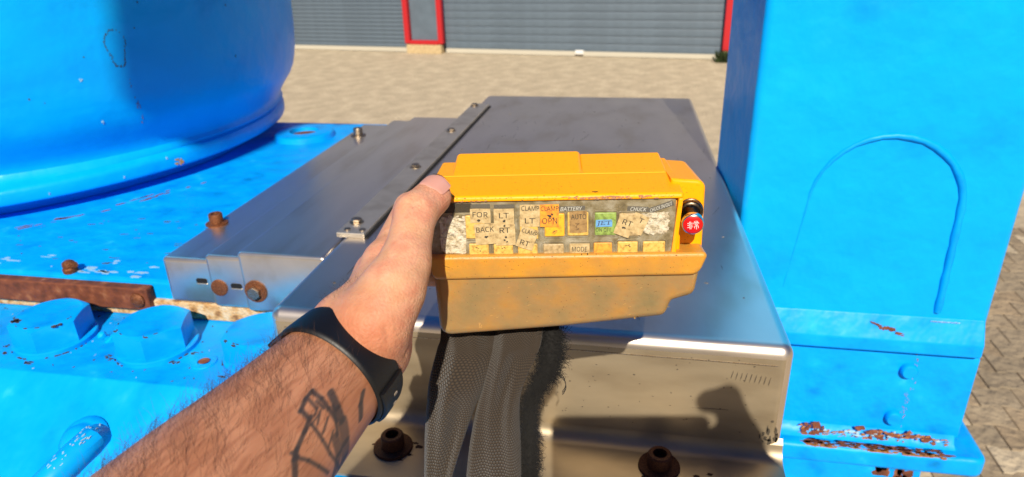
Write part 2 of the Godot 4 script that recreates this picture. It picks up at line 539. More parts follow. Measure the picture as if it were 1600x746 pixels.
func build_building() -> void:
	# s runs along the front, starting where the left door meets the frame's left edge of view
	var turn := -atan2(1.284, 9.249)
	var base := Transform3D(Basis(Vector3.UP, turn), Vector3(-7.9, 0, -14.775))
	var b := thing("building", "grey clad industrial building with red framed openings", "building", base.origin)
	b.rotation.y = turn
	var w := MB.new()
	w.rbox(Vector3(3.0, 5.2, -3.0), Vector3(16, 1.05, 3.0), 0.01, 1)
	put("upper_wall", w.mesh(), mat.cladding, b)
	w = MB.new()
	w.rbox(Vector3(15.2, 2.07, -2.95), Vector3(5.72, 2.07, 2.9), 0.01, 1)
	put("side_wall", w.mesh(), mat.cladding, b)
	w = MB.new()
	w.rbox(Vector3(3.31, 2.2, -0.14), Vector3(0.33, 1.98, 0.08), 0.01, 1)
	put("wall_panel", w.mesh(), mat.door, b)
	for s in [2.915, 3.685]:
		w = MB.new()
		w.rbox(Vector3(s, 2.2, -0.02), Vector3(0.055, 2.0, 0.06), 0.01, 1)
		put("red_post", w.mesh(), mat.red_frame, b)
	w = MB.new()
	w.rbox(Vector3(3.30, 0.225, -0.02), Vector3(0.33, 0.04, 0.058), 0.01, 1)
	put("red_sill", w.mesh(), mat.red_frame, b)
	w = MB.new()
	w.rbox(Vector3(9.43, 2.19, 0.0), Vector3(0.065, 2.0, 0.07), 0.01, 1)
	put("red_post", w.mesh(), mat.red_frame, b)
	for p in [[3.30, 0.40], [9.47, 0.09]]:
		w = MB.new()
		w.rbox(Vector3(p[0], 0.09, -0.03), Vector3(p[1], 0.09, 0.09), 0.01, 1)
		put("stone_plinth", w.mesh(), mat.plinth, b)
	# two roller doors
	for d in [[-3.2, 2.84, 0.085, "wide grey roller door left of the red framed wall panel"], [3.76, 9.34, 0.15, "grey roller door with coarse slats between the two red posts"]]:
		var door := thing("roller_door", d[3], "roller door", base * Vector3((d[0] + d[1]) / 2, 0, -0.1), "roller doors of the building")
		door.rotation.y = turn
		var half: float = (d[1] - d[0]) / 2
		var slat := MB.new()
		var pitch: float = d[2]
		var prof := rounded([Vector2(-0.02, 0.004), Vector2(0.0, 0.004), Vector2(0.008, pitch * 0.2), Vector2(0.008, pitch * 0.85), Vector2(0.0, pitch - 0.004), Vector2(-0.02, pitch - 0.004)], [0.0], 1)
		slat.prism(prof, -half, half, 0.0, 1, Transform3D(Basis(Vector3(0, 0, 1), Vector3(0, 1, 0), Vector3(-1, 0, 0)), Vector3.ZERO))
		var sm := slat.mesh(25)
		var y := 0.10
		while y < 4.1:
			put("slat", sm, mat.door, door).position.y = y
			y += pitch
		var rail := MB.new()
		rail.rbox(Vector3(0, 0.055, 0.01), Vector3(half, 0.045, 0.03), 0.008, 1)
		put("bottom_rail", rail.mesh(), mat.sill, door)
		if half < 2.9:
			var lock := MB.new()
			lock.rbox(Vector3(0.1, 0.09, 0.06), Vector3(0.085, 0.04, 0.03), 0.012, 2)
			put("lock", lock.mesh(), mat.white, door)
	# weeds at the foot of the right post
	var weed := MB.new()
	for i in 160:
		var c := Vector3(rng.randfn(0, 0.06), 0, rng.randfn(0, 0.05))
		var h := rng.randf_range(0.05, 0.22)
		var lean := Vector3(rng.randf_range(-0.08, 0.08), h, rng.randf_range(-0.06, 0.08))
		var s := Vector3(rng.randf_range(-1, 1), 0, rng.randf_range(-1, 1)).normalized() * 0.014
		weed.tri(c - s, c + s, c + lean)
		weed.tri(c + lean * 0.6 - s * 1.5, c + lean * 0.6 + s * 1.5, c + lean * 1.1)
	var wd := put("weed", weed.mesh(), mat.moss)
	wd.position = base * Vector3(9.40, 0.0, 0.16)
	tag(wd, "small green weed growing at the foot of the right red post", "weed")

# ------------------------------------------------------------------ blue machine
func chips(parent: Node, list: Array, m: Material, called := "paint_chips") -> void:
	var f := MB.new()
	for c in list:
		f.flake(c[0], c[1].normalized(), c[2], c[3], rng)
	var o := put(called, f.mesh(10), m, parent)
	o.set_meta("kind", "stuff")

func build_machine_frame() -> void:
	var at := Vector3(-0.6, 0, -1.1)
	var r := thing("machine_frame", "blue painted machine deck carrying three huge hex bolts under the steel covers", "machine", at)
	var off := Transform3D(Basis(), -at)
	# deck with its front sloping away
	var along := Transform3D(Basis(Vector3(0, 0, 1), Vector3(0, 1, 0), Vector3(-1, 0, 0)), Vector3.ZERO)
	var prof := rounded([Vector2(-1.9, 0.35), Vector2(-0.42, 0.35), Vector2(-0.42, 1.56), Vector2(-0.515, 1.635), Vector2(-0.615, 1.700), Vector2(-1.9, 1.700)], [0.0, 0.0, 0.02, 0.02, 0.006, 0.0], 3)
	var d := MB.new()
	d.prism(prof, 0.412, 2.3, 0.004, 1, off * along)
	put("deck", d.mesh(35), mat.blue, r)
	d = MB.new()
	d.prism(rounded([Vector2(-1.9, 0.35), Vector2(-0.49, 0.35), Vector2(-0.49, 1.692), Vector2(-1.9, 1.692)], [0.0, 0.0, 0.008, 0.0], 3), -0.155, 0.4115, 0.004, 1, off * along)
	put("deck", d.mesh(35), mat.blue, r)
	# crawler tracks it stands on
	for s in [-1.9, -0.5]:
		d = MB.new()
		d.rbox(Vector3(s, 0.19, -1.1) - at, Vector3(0.2, 0.185, 1.2), 0.16, 4)
		put("crawler_track", d.mesh(), mat.black, r)
	# step plate in front of the deck
	d = MB.new()
	d.rbox(Vector3(-0.1, 0.505, 0.2) - at, Vector3(0.6, 0.012, 0.55), 0.004, 1)
	put("step_plate", d.mesh(), mat.blue, r)
	for sx in [-0.6, 0.4]:
		d = MB.new()
		d.rbox(Vector3(sx, 0.246, 0.6) - at, Vector3(0.03, 0.246, 0.03), 0.004, 1)
		put("step_post", d.mesh(), mat.blue, r)
	# hex bolts with washers
	var wm := MB.new()
	wm.lathe([Vector2(0.0, -0.002), Vector2(0.0525, -0.002), Vector2(0.0525, 0.006), Vector2(0.050, 0.008), Vector2(0, 0.008)], 40)
	var washer := wm.mesh()
	var hm := MB.new()
	hm.hex_head(0.0495, 0.033, Transform3D(Basis(), Vector3(0, 0.008, 0)), 0.38)
	var hexm := hm.mesh(20)
	var spots := [Vector3(-0.797, 1.70, -0.692), Vector3(-0.6375, 1.70, -0.694), Vector3(-0.479, 1.70, -0.696)]
	for i in 3:
		var bolt := put("hex_bolt", hexm, mat.blue, r)
		bolt.position = spots[i] - at
		bolt.rotation.y = [0.30, 0.36, 0.15][i]
		put("washer", washer, mat.blue, bolt)
	# grease nipple
	var n := MB.new()
	n.lathe([Vector2(0, 0), Vector2(0.008, 0), Vector2(0.008, 0.006), Vector2(0.005, 0.007), Vector2(0.0045, 0.012), Vector2(0.006, 0.014), Vector2(0.006, 0.018), Vector2(0.003, 0.021), Vector2(0, 0.0215)], 14, Transform3D(Basis.from_euler(Vector3(0.5, 0, 0.4)), Vector3(-0.716, 1.698, -0.700) - at))
	put("grease_nipple", n.mesh(), mat.blue_smooth, r)
	# threaded hole with a rusty rim
	n = MB.new()
	n.lathe([Vector2(0.017, -0.001), Vector2(0.016, 0.0015), Vector2(0.0085, 0.002), Vector2(0.0075, -0.02)], 24, Transform3D(Basis(), Vector3(-0.551, 1.70, -0.668) - at))
	put("hole_rim", n.mesh(), mat.blue, r)
	n = MB.new()
	n.lathe([Vector2(0.0072, 0.0024), Vector2(0.0, 0.0019)], 16, Transform3D(Basis(), Vector3(-0.551, 1.70, -0.668) - at))
	put("hole_core", n.mesh(), mat.rust, r)
	# round boss with a pipe running down to the left
	var face := Basis(Quaternion(Vector3.UP, Vector3(-0.05, 0.75, 0.66).normalized()))
	n = MB.new()
	n.lathe([Vector2(0.034, -0.004), Vector2(0.031, 0.001), Vector2(0.026, 0.003), Vector2(0.022, 0.005), Vector2(0.020, 0.012), Vector2(0.013, 0.018), Vector2(0, 0.020)], 28, Transform3D(face, Vector3(-0.645, 1.6565, -0.5455) - at))
	put("boss", n.mesh(50), mat.blue, r)
	n = MB.new()
	var pp := PackedVector3Array([Vector3(-0.5282, 1.7481, -0.4660) - at, Vector3(-0.5202, 1.7555, -0.4487) - at, Vector3(-0.5229, 1.7531, -0.4326) - at, Vector3(-0.5321, 1.7434, -0.4130) - at, Vector3(-0.5447, 1.7302, -0.3879) - at])
	n.tube(pp, PackedFloat32Array([0.013, 0.0145, 0.0145, 0.0145, 0.0145]), 14)
	put("pipe", n.mesh(), mat.blue, r)
	var scuffs := []
	for i in 34:
		var f := rng.randf_range(0.3, 3.0)
		var c := pp[int(f)].lerp(pp[int(f) + 1], f - int(f))
		var out := (Vector3(rng.randf_range(-0.5, 0.7), 1.0, rng.randf_range(-0.1, 0.8))).normalized()
		var ax := (pp[int(f) + 1] - pp[int(f)]).normalized()
		out = (out - ax * out.dot(ax)).normalized()
		scuffs.push_back([c + out * 0.0142, out, ax, Vector2(rng.randf_range(0.0006, 0.003), rng.randf_range(0.0004, 0.0012))])
	chips(r, scuffs, mat.chip_pale)
	# pale plank packing under the covers, rusty bar under the base plate
	n = MB.new()
	n.rbox(Vector3(-0.90, 1.714, -0.785) - at, Vector3(0.497, 0.0135, 0.018), 0.003, 1)
	put("packing_strip", n.mesh(), mat.rust_pale, r)
	# worn paint
	var list := []
	for i in 60:
		list.push_back([Vector3(rng.randf_range(-0.95, -0.43), 1.70, rng.randf_range(-0.76, -0.62)) - at, Vector3.UP, Vector3(rng.randf(), 0, rng.randf()), Vector2(rng.randf_range(0.0008, 0.0035), rng.randf_range(0.0006, 0.002))])
	for i in 3:
		for j in 9:
			var a := rng.randf_range(-1.6, 1.6)
			list.push_back([spots[i] - at + Vector3(sin(a) * 0.0415, 0.0412, cos(a) * 0.0415), Vector3.UP, Vector3(cos(a), 0, -sin(a)), Vector2(rng.randf_range(0.001, 0.004), rng.randf_range(0.0006, 0.0014))])
		for j in 8:
			var a := rng.randf_range(-1.2, 1.4)
			list.push_back([spots[i] - at + Vector3(sin(a) * 0.0535, 0.0006, cos(a) * 0.0535), Vector3.UP, Vector3(cos(a), 0, -sin(a)), Vector2(rng.randf_range(0.001, 0.006), 0.0014)])
	for i in 14:
		list.push_back([spots[0] - at + Vector3(-0.028 + rng.randf_range(-0.008, 0.008), 0.0411 , 0.026 + rng.randf_range(-0.004, 0.004)), Vector3.UP, Vector3.RIGHT, Vector2(rng.randf_range(0.001, 0.005), rng.randf_range(0.001, 0.004))])
	list.push_back([spots[0] - at + Vector3(-0.028, 0.0411, 0.028), Vector3.UP, Vector3.RIGHT, Vector2(0.009, 0.004)])
	for i in 3:
		for e in 4:
			var a := rng.randf_range(-1.3, 1.5)
			var c: Vector3 = spots[i] - at + Vector3(sin(a) * 0.061, 0.0003, cos(a) * 0.061)
			for j in 6:
				list.push_back([c + Vector3(rng.randf_range(-0.005, 0.005), 0, rng.randf_range(-0.003, 0.003)), Vector3.UP, Vector3.RIGHT, Vector2(rng.randf_range(0.0008, 0.0034), rng.randf_range(0.0006, 0.002))])
		for e in 2:
			var a := rng.randf_range(-0.9, 1.2)
			var n2 := Vector3(sin(a), 0, cos(a))
			for j in 5:
				list.push_back([spots[i] - at + n2 * 0.0432 + Vector3(rng.randf_range(-0.004, 0.004), 0.0400, 0), (n2 * 0.4 + Vector3.UP).normalized(), Vector3(cos(a), 0, -sin(a)), Vector2(rng.randf_range(0.001, 0.004), rng.randf_range(0.0008, 0.002))])
	chips(r, list, mat.chip_dark)
	list = []
	for i in 30:
		list.push_back([Vector3(rng.randf_range(-0.95, -0.43), 1.70, rng.randf_range(-0.76, -0.62)) - at, Vector3.UP, Vector3(rng.randf(), 0, rng.randf()), Vector2(rng.randf_range(0.001, 0.004), rng.randf_range(0.0008, 0.002))])
	chips(r, list, mat.chip_pale)

	# base plate of the drum
	at = Vector3(-1.4, 1.70, -1.2)
	var p := thing("base_plate", "flat blue base plate under the drum with chipped front edge", "plate", at)
	d = MB.new()
	d.prism(rect_poly(-2.6, 0.775, -0.60, 1.69, 0.03), 1.702, 1.755, 0.006, 2, Transform3D(Basis(Vector3(1, 0, 0), Vector3(0, 0, -1), Vector3(0, 1, 0)), -at))
	put("plate", d.mesh(), mat.blue, p)
	d = MB.new()
	var lug := Vector3(-0.835, 1.755, -1.555) - at
	d.lathe([Vector2(0.075, 0.0), Vector2(0.072, 0.012), Vector2(0.066, 0.016), Vector2(0.036, 0.016), Vector2(0.034, 0.004)], 36, Transform3D(Basis(), lug))
	put("lug", d.mesh(), mat.blue, p)
	d = MB.new()
	d.lathe([Vector2(0.034, 0.006), Vector2(0, 0.006)], 24, Transform3D(Basis(), lug))
	put("lug_hole", d.mesh(), mat.rust, p)
	list = []
	for i in 14:
		list.push_back([Vector3(rng.randf_range(-1.0, -0.68), 1.755, -rng.randf_range(0.782, 0.84)) - at, Vector3.UP, Vector3.RIGHT, Vector2(rng.randf_range(0.002, 0.016), rng.randf_range(0.001, 0.004))])
	for i in 14:
		list.push_back([Vector3(rng.randf_range(-0.85, -0.72), 1.755, -rng.randf_range(0.784, 0.80)) - at, Vector3.UP, Vector3.RIGHT, Vector2(rng.randf_range(0.006, 0.018), rng.randf_range(0.002, 0.005))])
	chips(p, list, mat.chip_pale)
	list = []
	for i in 40:
		list.push_back([Vector3(rng.randf_range(-1.05, -0.70), 1.755, -rng.randf_range(0.80, 1.0)) - at, Vector3.UP, Vector3(1, 0, -0.2), Vector2(rng.randf_range(0.001, 0.010), rng.randf_range(0.0006, 0.002))])
	chips(p, list, mat.chip_dark)
	list = []
	for i in 22:
		var a := rng.randf_range(0.75, 1.25)
		list.push_back([Vector3(-1.5316 + sin(a) * rng.randf_range(0.655, 0.69), 1.755, -1.4223 + cos(a) * 0.675) - at, Vector3.UP, Vector3(cos(a), 0, -sin(a)), Vector2(rng.randf_range(0.004, 0.02), rng.randf_range(0.002, 0.004))])
	chips(p, list, mat.rust, "rust_patches")

	# rusty bar bolted along the front of the plate
	at = Vector3(-0.9, 1.712, -0.78)
	var bar := thing("rusty_bar", "rusty brown flat bar bolted along the front edge of the base plate", "bar", at)
	d = MB.new()
	d.rbox(Vector3(-0.85, 1.7345, -0.7755 + 0.009) - at, Vector3(0.158 + 0.0, 0.0185, 0.008), 0.002, 1)
	d = MB.new()
	d.rbox(Vector3(-1.50, 1.7325, -0.766) - at, Vector3(0.808, 0.018, 0.0085), 0.003, 2)
	put("bar", d.mesh(), mat.rust, bar)
	d = MB.new()
	d.lathe([Vector2(0.011, 0), Vector2(0.011, 0.003), Vector2(0.007, 0.006), Vector2(0.0, 0.0065)], 20, Transform3D(Basis(Vector3.RIGHT, PI / 2), Vector3(-0.7085, 1.7325, -0.7575) - at))
	put("bolt", d.mesh(), mat.bolt_rust, bar)
	var br := thing("brass_plug", "small brass coloured plug standing on the base plate edge", "plug", Vector3(-0.84, 1.755, -0.787))
	d = MB.new()
	d.lathe([Vector2(0.0, 0), Vector2(0.010, 0), Vector2(0.0105, 0.006), Vector2(0.0085, 0.008), Vector2(0.0095, 0.011), Vector2(0.0085, 0.016), Vector2(0.004, 0.019), Vector2(0, 0.0195)], 16)
	put("plug_body", d.mesh(), mat.bolt_rust, br)
	d = MB.new()
	d.hex_head(0.0055, 0.006, Transform3D(Basis.from_euler(Vector3(0.3, 0, -0.9)), Vector3(0.007, 0.010, 0.0)))
	put("plug_nipple", d.mesh(), mat.bolt_rust, br)

func build_drum() -> void:
	var at := Vector3(-1.5316, 1.765, -1.4223)
	var r := thing("drum", "large blue cylindrical drum with a flange standing on the base plate", "drum", at)
	var d := MB.new()
	var pf := []
	# the bell stands a little off the middle of its flange
	for q in [[0.575, 1.756], [0.580, 1.783], [0.628, 1.784], [0.633, 1.787], [0.635, 1.792], [0.6355, 1.806], [0.633, 1.812], [0.626, 1.816], [0.608, 1.820], [0.596, 1.826], [0.591, 1.834], [0.592, 1.844], [0.600, 1.857], [0.612, 1.875], [0.626, 1.893], [0.635, 1.911], [0.641, 1.932], [0.646, 1.956], [0.649, 1.985], [0.651, 2.02], [0.6525, 2.07], [0.653, 2.2], [0.653, 2.75], [0.64, 2.77], [0.0, 2.78]]:
		pf.push_back(Vector2(q[0], q[1] - at.y))
	d.lathe(pf, 128)
	for i in d.v.size():
		var y := d.v[i].y + at.y
		d.v[i] += Vector3(0.036, 0, -0.018) * smoothstep(1.812, 1.828, y)
	put("drum_body", d.mesh(30), mat.blue_smooth, r)
	# knocks in the paint
	var list := []
	var pale := []
	var ochre := []
	var on := func(a: float, y: float) -> Array:
		var rad := 0.653
		for i in pf.size() - 1:
			if y - at.y >= pf[i].y and y - at.y <= pf[i + 1].y and i > 3:
				rad = lerpf(pf[i].x, pf[i + 1].x, (y - at.y - pf[i].y) / (pf[i + 1].y - pf[i].y))
				break
		var nrm := Vector3(sin(a), 0, cos(a))
		return [nrm * (rad + 0.0002) + Vector3(0.036, y - at.y, -0.018), nrm, Vector3(0, 1, 0)]
	# flaked ring with rust below it
	var streak := []
	for i in 64:
		var f := TAU * i / 64
		if f > 0.5 and f < 1.7 and i % 3: continue
		var q: Array = on.call(1.035 + 0.024 * cos(f) * (1.0 + 0.2 * sin(3 * f)) + rng.randf_range(-0.002, 0.002), 2.038 + 0.033 * sin(f) + rng.randf_range(-0.0015, 0.0015))
		list.push_back([q[0], q[1], q[2], Vector2(rng.randf_range(0.0008, 0.0030), rng.randf_range(0.0005, 0.0012))])
	for i in 14:
		var y := 2.0 - rng.randf() * 0.11
		var q: Array = on.call(1.045 + (2.0 - y) * 0.25 + rng.randf_range(-0.004, 0.004), y)
		streak.push_back([q[0], q[1], q[2], Vector2(rng.randf_range(0.001, 0.006), rng.randf_range(0.0003, 0.0007))])
	chips(r, streak, mat.rust, "rust_streaks")
	for i in 12:
		var q: Array = on.call(rng.randf_range(0.7, 1.5), rng.randf_range(1.95, 2.15))
		list.push_back([q[0], q[1], q[2], Vector2(rng.randf_range(0.001, 0.004), rng.randf_range(0.0006, 0.0015))])
	for a in [[0.93, 1.99], [0.96, 1.91], [1.04, 1.775], [0.84, 1.775], [1.18, 1.79]]:
		for j in 4:
			var q: Array = on.call(a[0] + rng.randf_range(-0.004, 0.004), a[1] + rng.randf_range(-0.003, 0.003))
			pale.push_back([q[0] if a[1] > 1.8 else Vector3(sin(a[0]) * 0.6357, a[1] + 0.02 - at.y, cos(a[0]) * 0.6357), q[1], q[2], Vector2(rng.randf_range(0.001, 0.003), rng.randf_range(0.001, 0.002))])
	for j in 6:
		var a := 1.22 + rng.randf_range(-0.012, 0.012)
		ochre.push_back([Vector3(sin(a) * 0.6357, 1.796 + rng.randf_range(-0.006, 0.006) - at.y, cos(a) * 0.6357), Vector3(sin(a), 0, cos(a)), Vector3(0, 1, 0), Vector2(rng.randf_range(0.003, 0.006), rng.randf_range(0.002, 0.005))])
	chips(r, list, mat.chip_dark)
	chips(r, pale, mat.chip_pale)
	chips(r, ochre, mat.chip_ochre)

func build_column() -> void:
	var at := Vector3(0.335, 1.40, -1.08)
	var r := thing("blue_column", "tall blue steel column with an arched weld bead right of the steel box", "column", at)
	var d := MB.new()
	# shaft, four sided, slightly skewed
	d.prism(rounded([Vector2(0.152, 0.99), Vector2(0.5185, 0.99), Vector2(0.520, 1.19), Vector2(0.128, 1.19)], [0.012], 4), 1.45, 3.3, 0.004, 1, Transform3D(Basis(Vector3(1, 0, 0), Vector3(0, 0, -1), Vector3(0, 1, 0)), -at))
	put("shaft", d.mesh(30), mat.blue_smooth, r)
	# arched bead on the front, fading at its left foot
	var path := PackedVector3Array()
	var rad := PackedFloat32Array()
	for i in 41:
		var f := i / 40.0
		var p := Vector2()
		if f < 0.25:
			p = Vector2(lerpf(0.224, 0.2405, f / 0.25), lerpf(1.70, 1.835, f / 0.25))
		elif f < 0.7:
			var a := PI - PI * (f - 0.25) / 0.45
			p = Vector2(0.3415 + cos(a) * 0.101, 1.835 + sin(a) * 0.104)
		else:
			p = Vector2(lerpf(0.4425, 0.4455, (f - 0.7) / 0.3), lerpf(1.835, 1.672, (f - 0.7) / 0.3))
		path.push_back(Vector3(p.x, p.y, -0.9905) - at)
		rad.push_back(lerpf(0.001, 0.0056, smoothstep(0.12, 0.62, f)) * (1.0 + 0.12 * sin(i * 2.3)))
	d = MB.new()
	d.tube(path, rad, 12)
	put("weld_bead", d.mesh(60), mat.blue, r)
	# clamp plate across the foot
	var along := Transform3D(Basis(Vector3(0, 0, 1), Vector3(0, 1, 0), Vector3(-1, 0, 0)), -at)
	d = MB.new()
	d.prism(rounded([Vector2(-1.02, 1.606), Vector2(-0.972, 1.606), Vector2(-0.972, 1.628), Vector2(-0.9885, 1.664), Vector2(-1.02, 1.664)], [0.0, 0.004, 0.01, 0.004, 0.0], 3), -0.5135, -0.165, 0.0034, 3, along)
	put("clamp_plate", d.mesh(40), mat.blue, r)
	d = MB.new()
	d.prism(rounded([Vector2(-1.02, 1.45), Vector2(-0.984, 1.45), Vector2(-0.984, 1.600), Vector2(-1.02, 1.600)], [0.0, 0.002, 0.004, 0.0], 2), -0.519, -0.17, 0.0016, 1, along)
	put("lower_plate", d.mesh(40), mat.blue, r)
	for q in [[0.423, 1.571], [0.417, 1.481]]:
		d = MB.new()
		d.lathe([Vector2(0.0125, -0.002), Vector2(0.0125, 0.007), Vector2(0.010, 0.010), Vector2(0, 0.0105)], 22, Transform3D(Basis(Vector3.RIGHT, PI / 2), Vector3(q[0], q[1], -0.984) - at))
		put("plug", d.mesh(), mat.blue, r)
	# foot flange
	d = MB.new()
	d.prism(rounded([Vector2(0.15, 0.948), Vector2(0.555, 0.948), Vector2(0.56, 1.25), Vector2(0.15, 1.25)], [0.02], 4), 1.402, 1.437, 0.008, 3, Transform3D(Basis(Vector3(1, 0, 0), Vector3(0, 0, -1), Vector3(0, 1, 0)), -at))
	put("foot_flange", d.mesh(40), mat.blue, r)
	# fillet between plate and flange
	d = MB.new()
	d.prism(rounded([Vector2(-1.0, 1.436), Vector2(-0.966, 1.436), Vector2(-0.977, 1.442), Vector2(-0.9835, 1.455), Vector2(-1.0, 1.456)], [0.0], 2), -0.515, -0.17, 0.003, 1, along)
	put("weld_fillet", d.mesh(50), mat.blue, r)
	# rust along the foot and a spot on the clamp plate
	var rust := []
	for i in 50:
		var x := rng.randf_range(0.285, 0.50)
		rust.push_back([Vector3(x, 1.437, -0.958 + rng.randf_range(-0.006, 0.004)) - at, Vector3(0, 1, 0.0), Vector3.RIGHT, Vector2(rng.randf_range(0.003, 0.016), rng.randf_range(0.001, 0.004))])
	for i in 32:
		var x := rng.randfn(0.425, 0.035)
		rust.push_back([Vector3(x, rng.randf_range(1.442, 1.462), -0.9675 - 0.006) - at, Vector3(0, 0.45, 0.9), Vector3.RIGHT, Vector2(rng.randf_range(0.002, 0.010), rng.randf_range(0.001, 0.005))])
	for i in 34:
		rust.push_back([Vector3(rng.randfn(0.297, 0.009), 1.446 + rng.randf_range(-0.012, 0.016), -0.972) - at, Vector3(0, 0.3, 0.95), Vector3.RIGHT, Vector2(rng.randf_range(0.002, 0.007), rng.randf_range(0.002, 0.006))])
	for i in 26:
		var f := rng.randf()
		rust.push_back([Vector3(lerpf(0.362, 0.398, f) + rng.randf_range(-0.004, 0.004), lerpf(1.648, 1.636, f) + rng.randf_range(-0.004, 0.004), lerpf(-0.9805, -0.9755, f)) - at, Vector3(0, 0.42, 0.9), Vector3(1, -0.3, 0), Vector2(rng.randf_range(0.002, 0.008), rng.randf_range(0.001, 0.003))])
	chips(r, rust, mat.rust, "rust_patches")
	var smear := []
	for i in 150:
		var x := 0.29 + 0.2 * rng.randf()
		smear.push_back([Vector3(x, 1.4366, -0.957 + rng.randf_range(-0.010, 0.008)) - at, Vector3(0, 1, 0.0), Vector3.RIGHT, Vector2(rng.randf_range(0.003, 0.014), rng.randf_range(0.0006, 0.003))])
	for i in 90:
		var x := rng.randfn(0.40, 0.06)
		smear.push_back([Vector3(clampf(x, 0.28, 0.5), rng.randf_range(1.440, 1.458), -0.9735) - at, Vector3(0, 0.45, 0.9), Vector3(1, 0.3, 0), Vector2(rng.randf_range(0.001, 0.006), rng.randf_range(0.0005, 0.002))])
	for i in 40:
		smear.push_back([Vector3(0.432 + rng.randfn(0, 0.003), rng.randf_range(1.46, 1.60), -0.9838) - at, Vector3(0, 0, 1), Vector3(0, 1, 0), Vector2(rng.randf_range(0.0006, 0.003), 0.0006)])
	chips(r, smear, mat.rust_orange, "rust_smears")
	var pale := []
	for i in 14:
		pale.push_back([Vector3(rng.randf_range(0.28, 0.5), rng.randf_range(1.444, 1.458), -0.9735) - at, Vector3(0, 0.45, 0.9), Vector3.RIGHT, Vector2(rng.randf_range(0.002, 0.010), rng.randf_range(0.001, 0.003))])
	for i in 14:
		pale.push_back([Vector3(rng.randf_range(0.44, 0.475), 1.659, -0.984) - at, Vector3(0, 0.7, 0.7), Vector3.RIGHT, Vector2(rng.randf_range(0.002, 0.008), 0.001)])
	chips(r, pale, mat.chip_pale)
	# pedestal below
	var pd := thing("pedestal", "rusty blue pedestal under the foot flange of the column", "pedestal", Vector3(0.36, 0, -1.08))
	d = MB.new()
	d.rbox(Vector3(0, 0.70, 0), Vector3(0.115, 0.70, 0.11), 0.006, 2)
	put("pedestal_body", d.mesh(), mat.blue, pd)
	var pr := []
	for i in 16:
		pr.push_back([Vector3(rng.randf_range(0.05, 0.11), rng.randf_range(1.30, 1.40), 0.11), Vector3(0, 0, 1), Vector3.RIGHT, Vector2(rng.randf_range(0.005, 0.02), rng.randf_range(0.004, 0.016))])
	chips(pd, pr, mat.rust, "rust_patches")
	d = MB.new()
	d.rbox(Vector3(0, 0.02, 0), Vector3(0.2, 0.02, 0.2), 0.006, 2)
	put("ground_plate", d.mesh(), mat.rust, pd)

func build_panels() -> void:
	# three sheet covers nested into each other like drawers
	var specs := [
		[-0.6605, -0.575, 1.800, -0.766, -1.520, "lowest steel sheet cover, outermost of the three, with two cap bolts on top"],
		[-0.588, -0.520, 1.810, -0.7605, -1.526, "narrow middle steel sheet cover with a rusty disc on its front"],
		[-0.5335, -0.4045, 1.820, -0.755, -1.522, "widest steel sheet cover beside the box with a washered bolt on its front"]]
	for i in 3:
		var s: Array = specs[i]
		var at := Vector3((s[0] + s[1]) / 2, 1.7285, (s[3] + s[4]) / 2)
		var r := thing("sheet_cover", s[5], "cover", at, "nested steel sheet covers")
		var d := MB.new()
		d.rbox(Vector3(0, (s[2] - 1.7285) / 2, 0), Vector3((s[1] - s[0]) / 2, (s[2] - 1.7285) / 2, (s[3] - s[4]) / 2), 0.006, 3)
		put("sheet", d.mesh(), mat.steel_panel, r)
		if i == 0:
			for z in [-0.8915, -1.4185]:
				d = MB.new()
				var bx := Transform3D(Basis(), Vector3(-0.6515 if z > -1 else -0.631, 1.800, z) - at)
				d.lathe([Vector2(0.017, 0), Vector2(0.017, 0.002), Vector2(0.0105, 0.0035), Vector2(0.0105, 0.016), Vector2(0.0095, 0.0175), Vector2(0.006, 0.0175), Vector2(0.0055, 0.009), Vector2(0, 0.009)], 24, bx)
				put("cap_bolt", d.mesh(), mat.bolt_rust if z > -1 else mat.bolt_steel, r)
			slot(r, Vector3(-0.6035, 1.7665, -0.766) - at)
		elif i == 1:
			d = MB.new()
			d.lathe([Vector2(0.0125, -0.001), Vector2(0.0125, 0.0016), Vector2(0.011, 0.0026), Vector2(0, 0.003)], 22, Transform3D(Basis(Vector3.RIGHT, PI / 2), Vector3(-0.5735, 1.7605, -0.7605) - at))
			put("rusty_disc", d.mesh(), mat.bolt_rust, r)
			slot(r, Vector3(-0.5465, 1.7650, -0.7605) - at)
		else:
			d = MB.new()
			d.lathe([Vector2(0.0165, -0.001), Vector2(0.0165, 0.0018), Vector2(0.008, 0.0026), Vector2(0, 0.0026)], 24, Transform3D(Basis(Vector3.RIGHT, PI / 2), Vector3(-0.514, 1.7620, -0.755) - at))
			put("washer", d.mesh(), mat.bolt_rust, r)
			d = MB.new()
			d.hex_head(0.0095, 0.007, Transform3D(Basis(Vector3.RIGHT, PI / 2), Vector3(-0.514, 1.7620, -0.753) - at))
			put("bolt", d.mesh(20), mat.bolt_steel, r)

func slot(parent: Node, at: Vector3) -> void:
	var d := MB.new()
	d.prism(rect_poly(-0.0085, -0.0038, 0.0085, 0.0038, 0.003), -0.003, 0.0006, 0.0, 1, Transform3D(Basis(), at))
	var o := put("slot", d.mesh(), mat.black, parent)
	d = MB.new()
	d.prism(rect_poly(-0.0085, -0.0058, 0.0085, -0.0036, 0.001), -0.002, 0.0012, 0.0004, 1, Transform3D(Basis(), at))
	put("slot_lip", d.mesh(), mat.steel_dull, o)

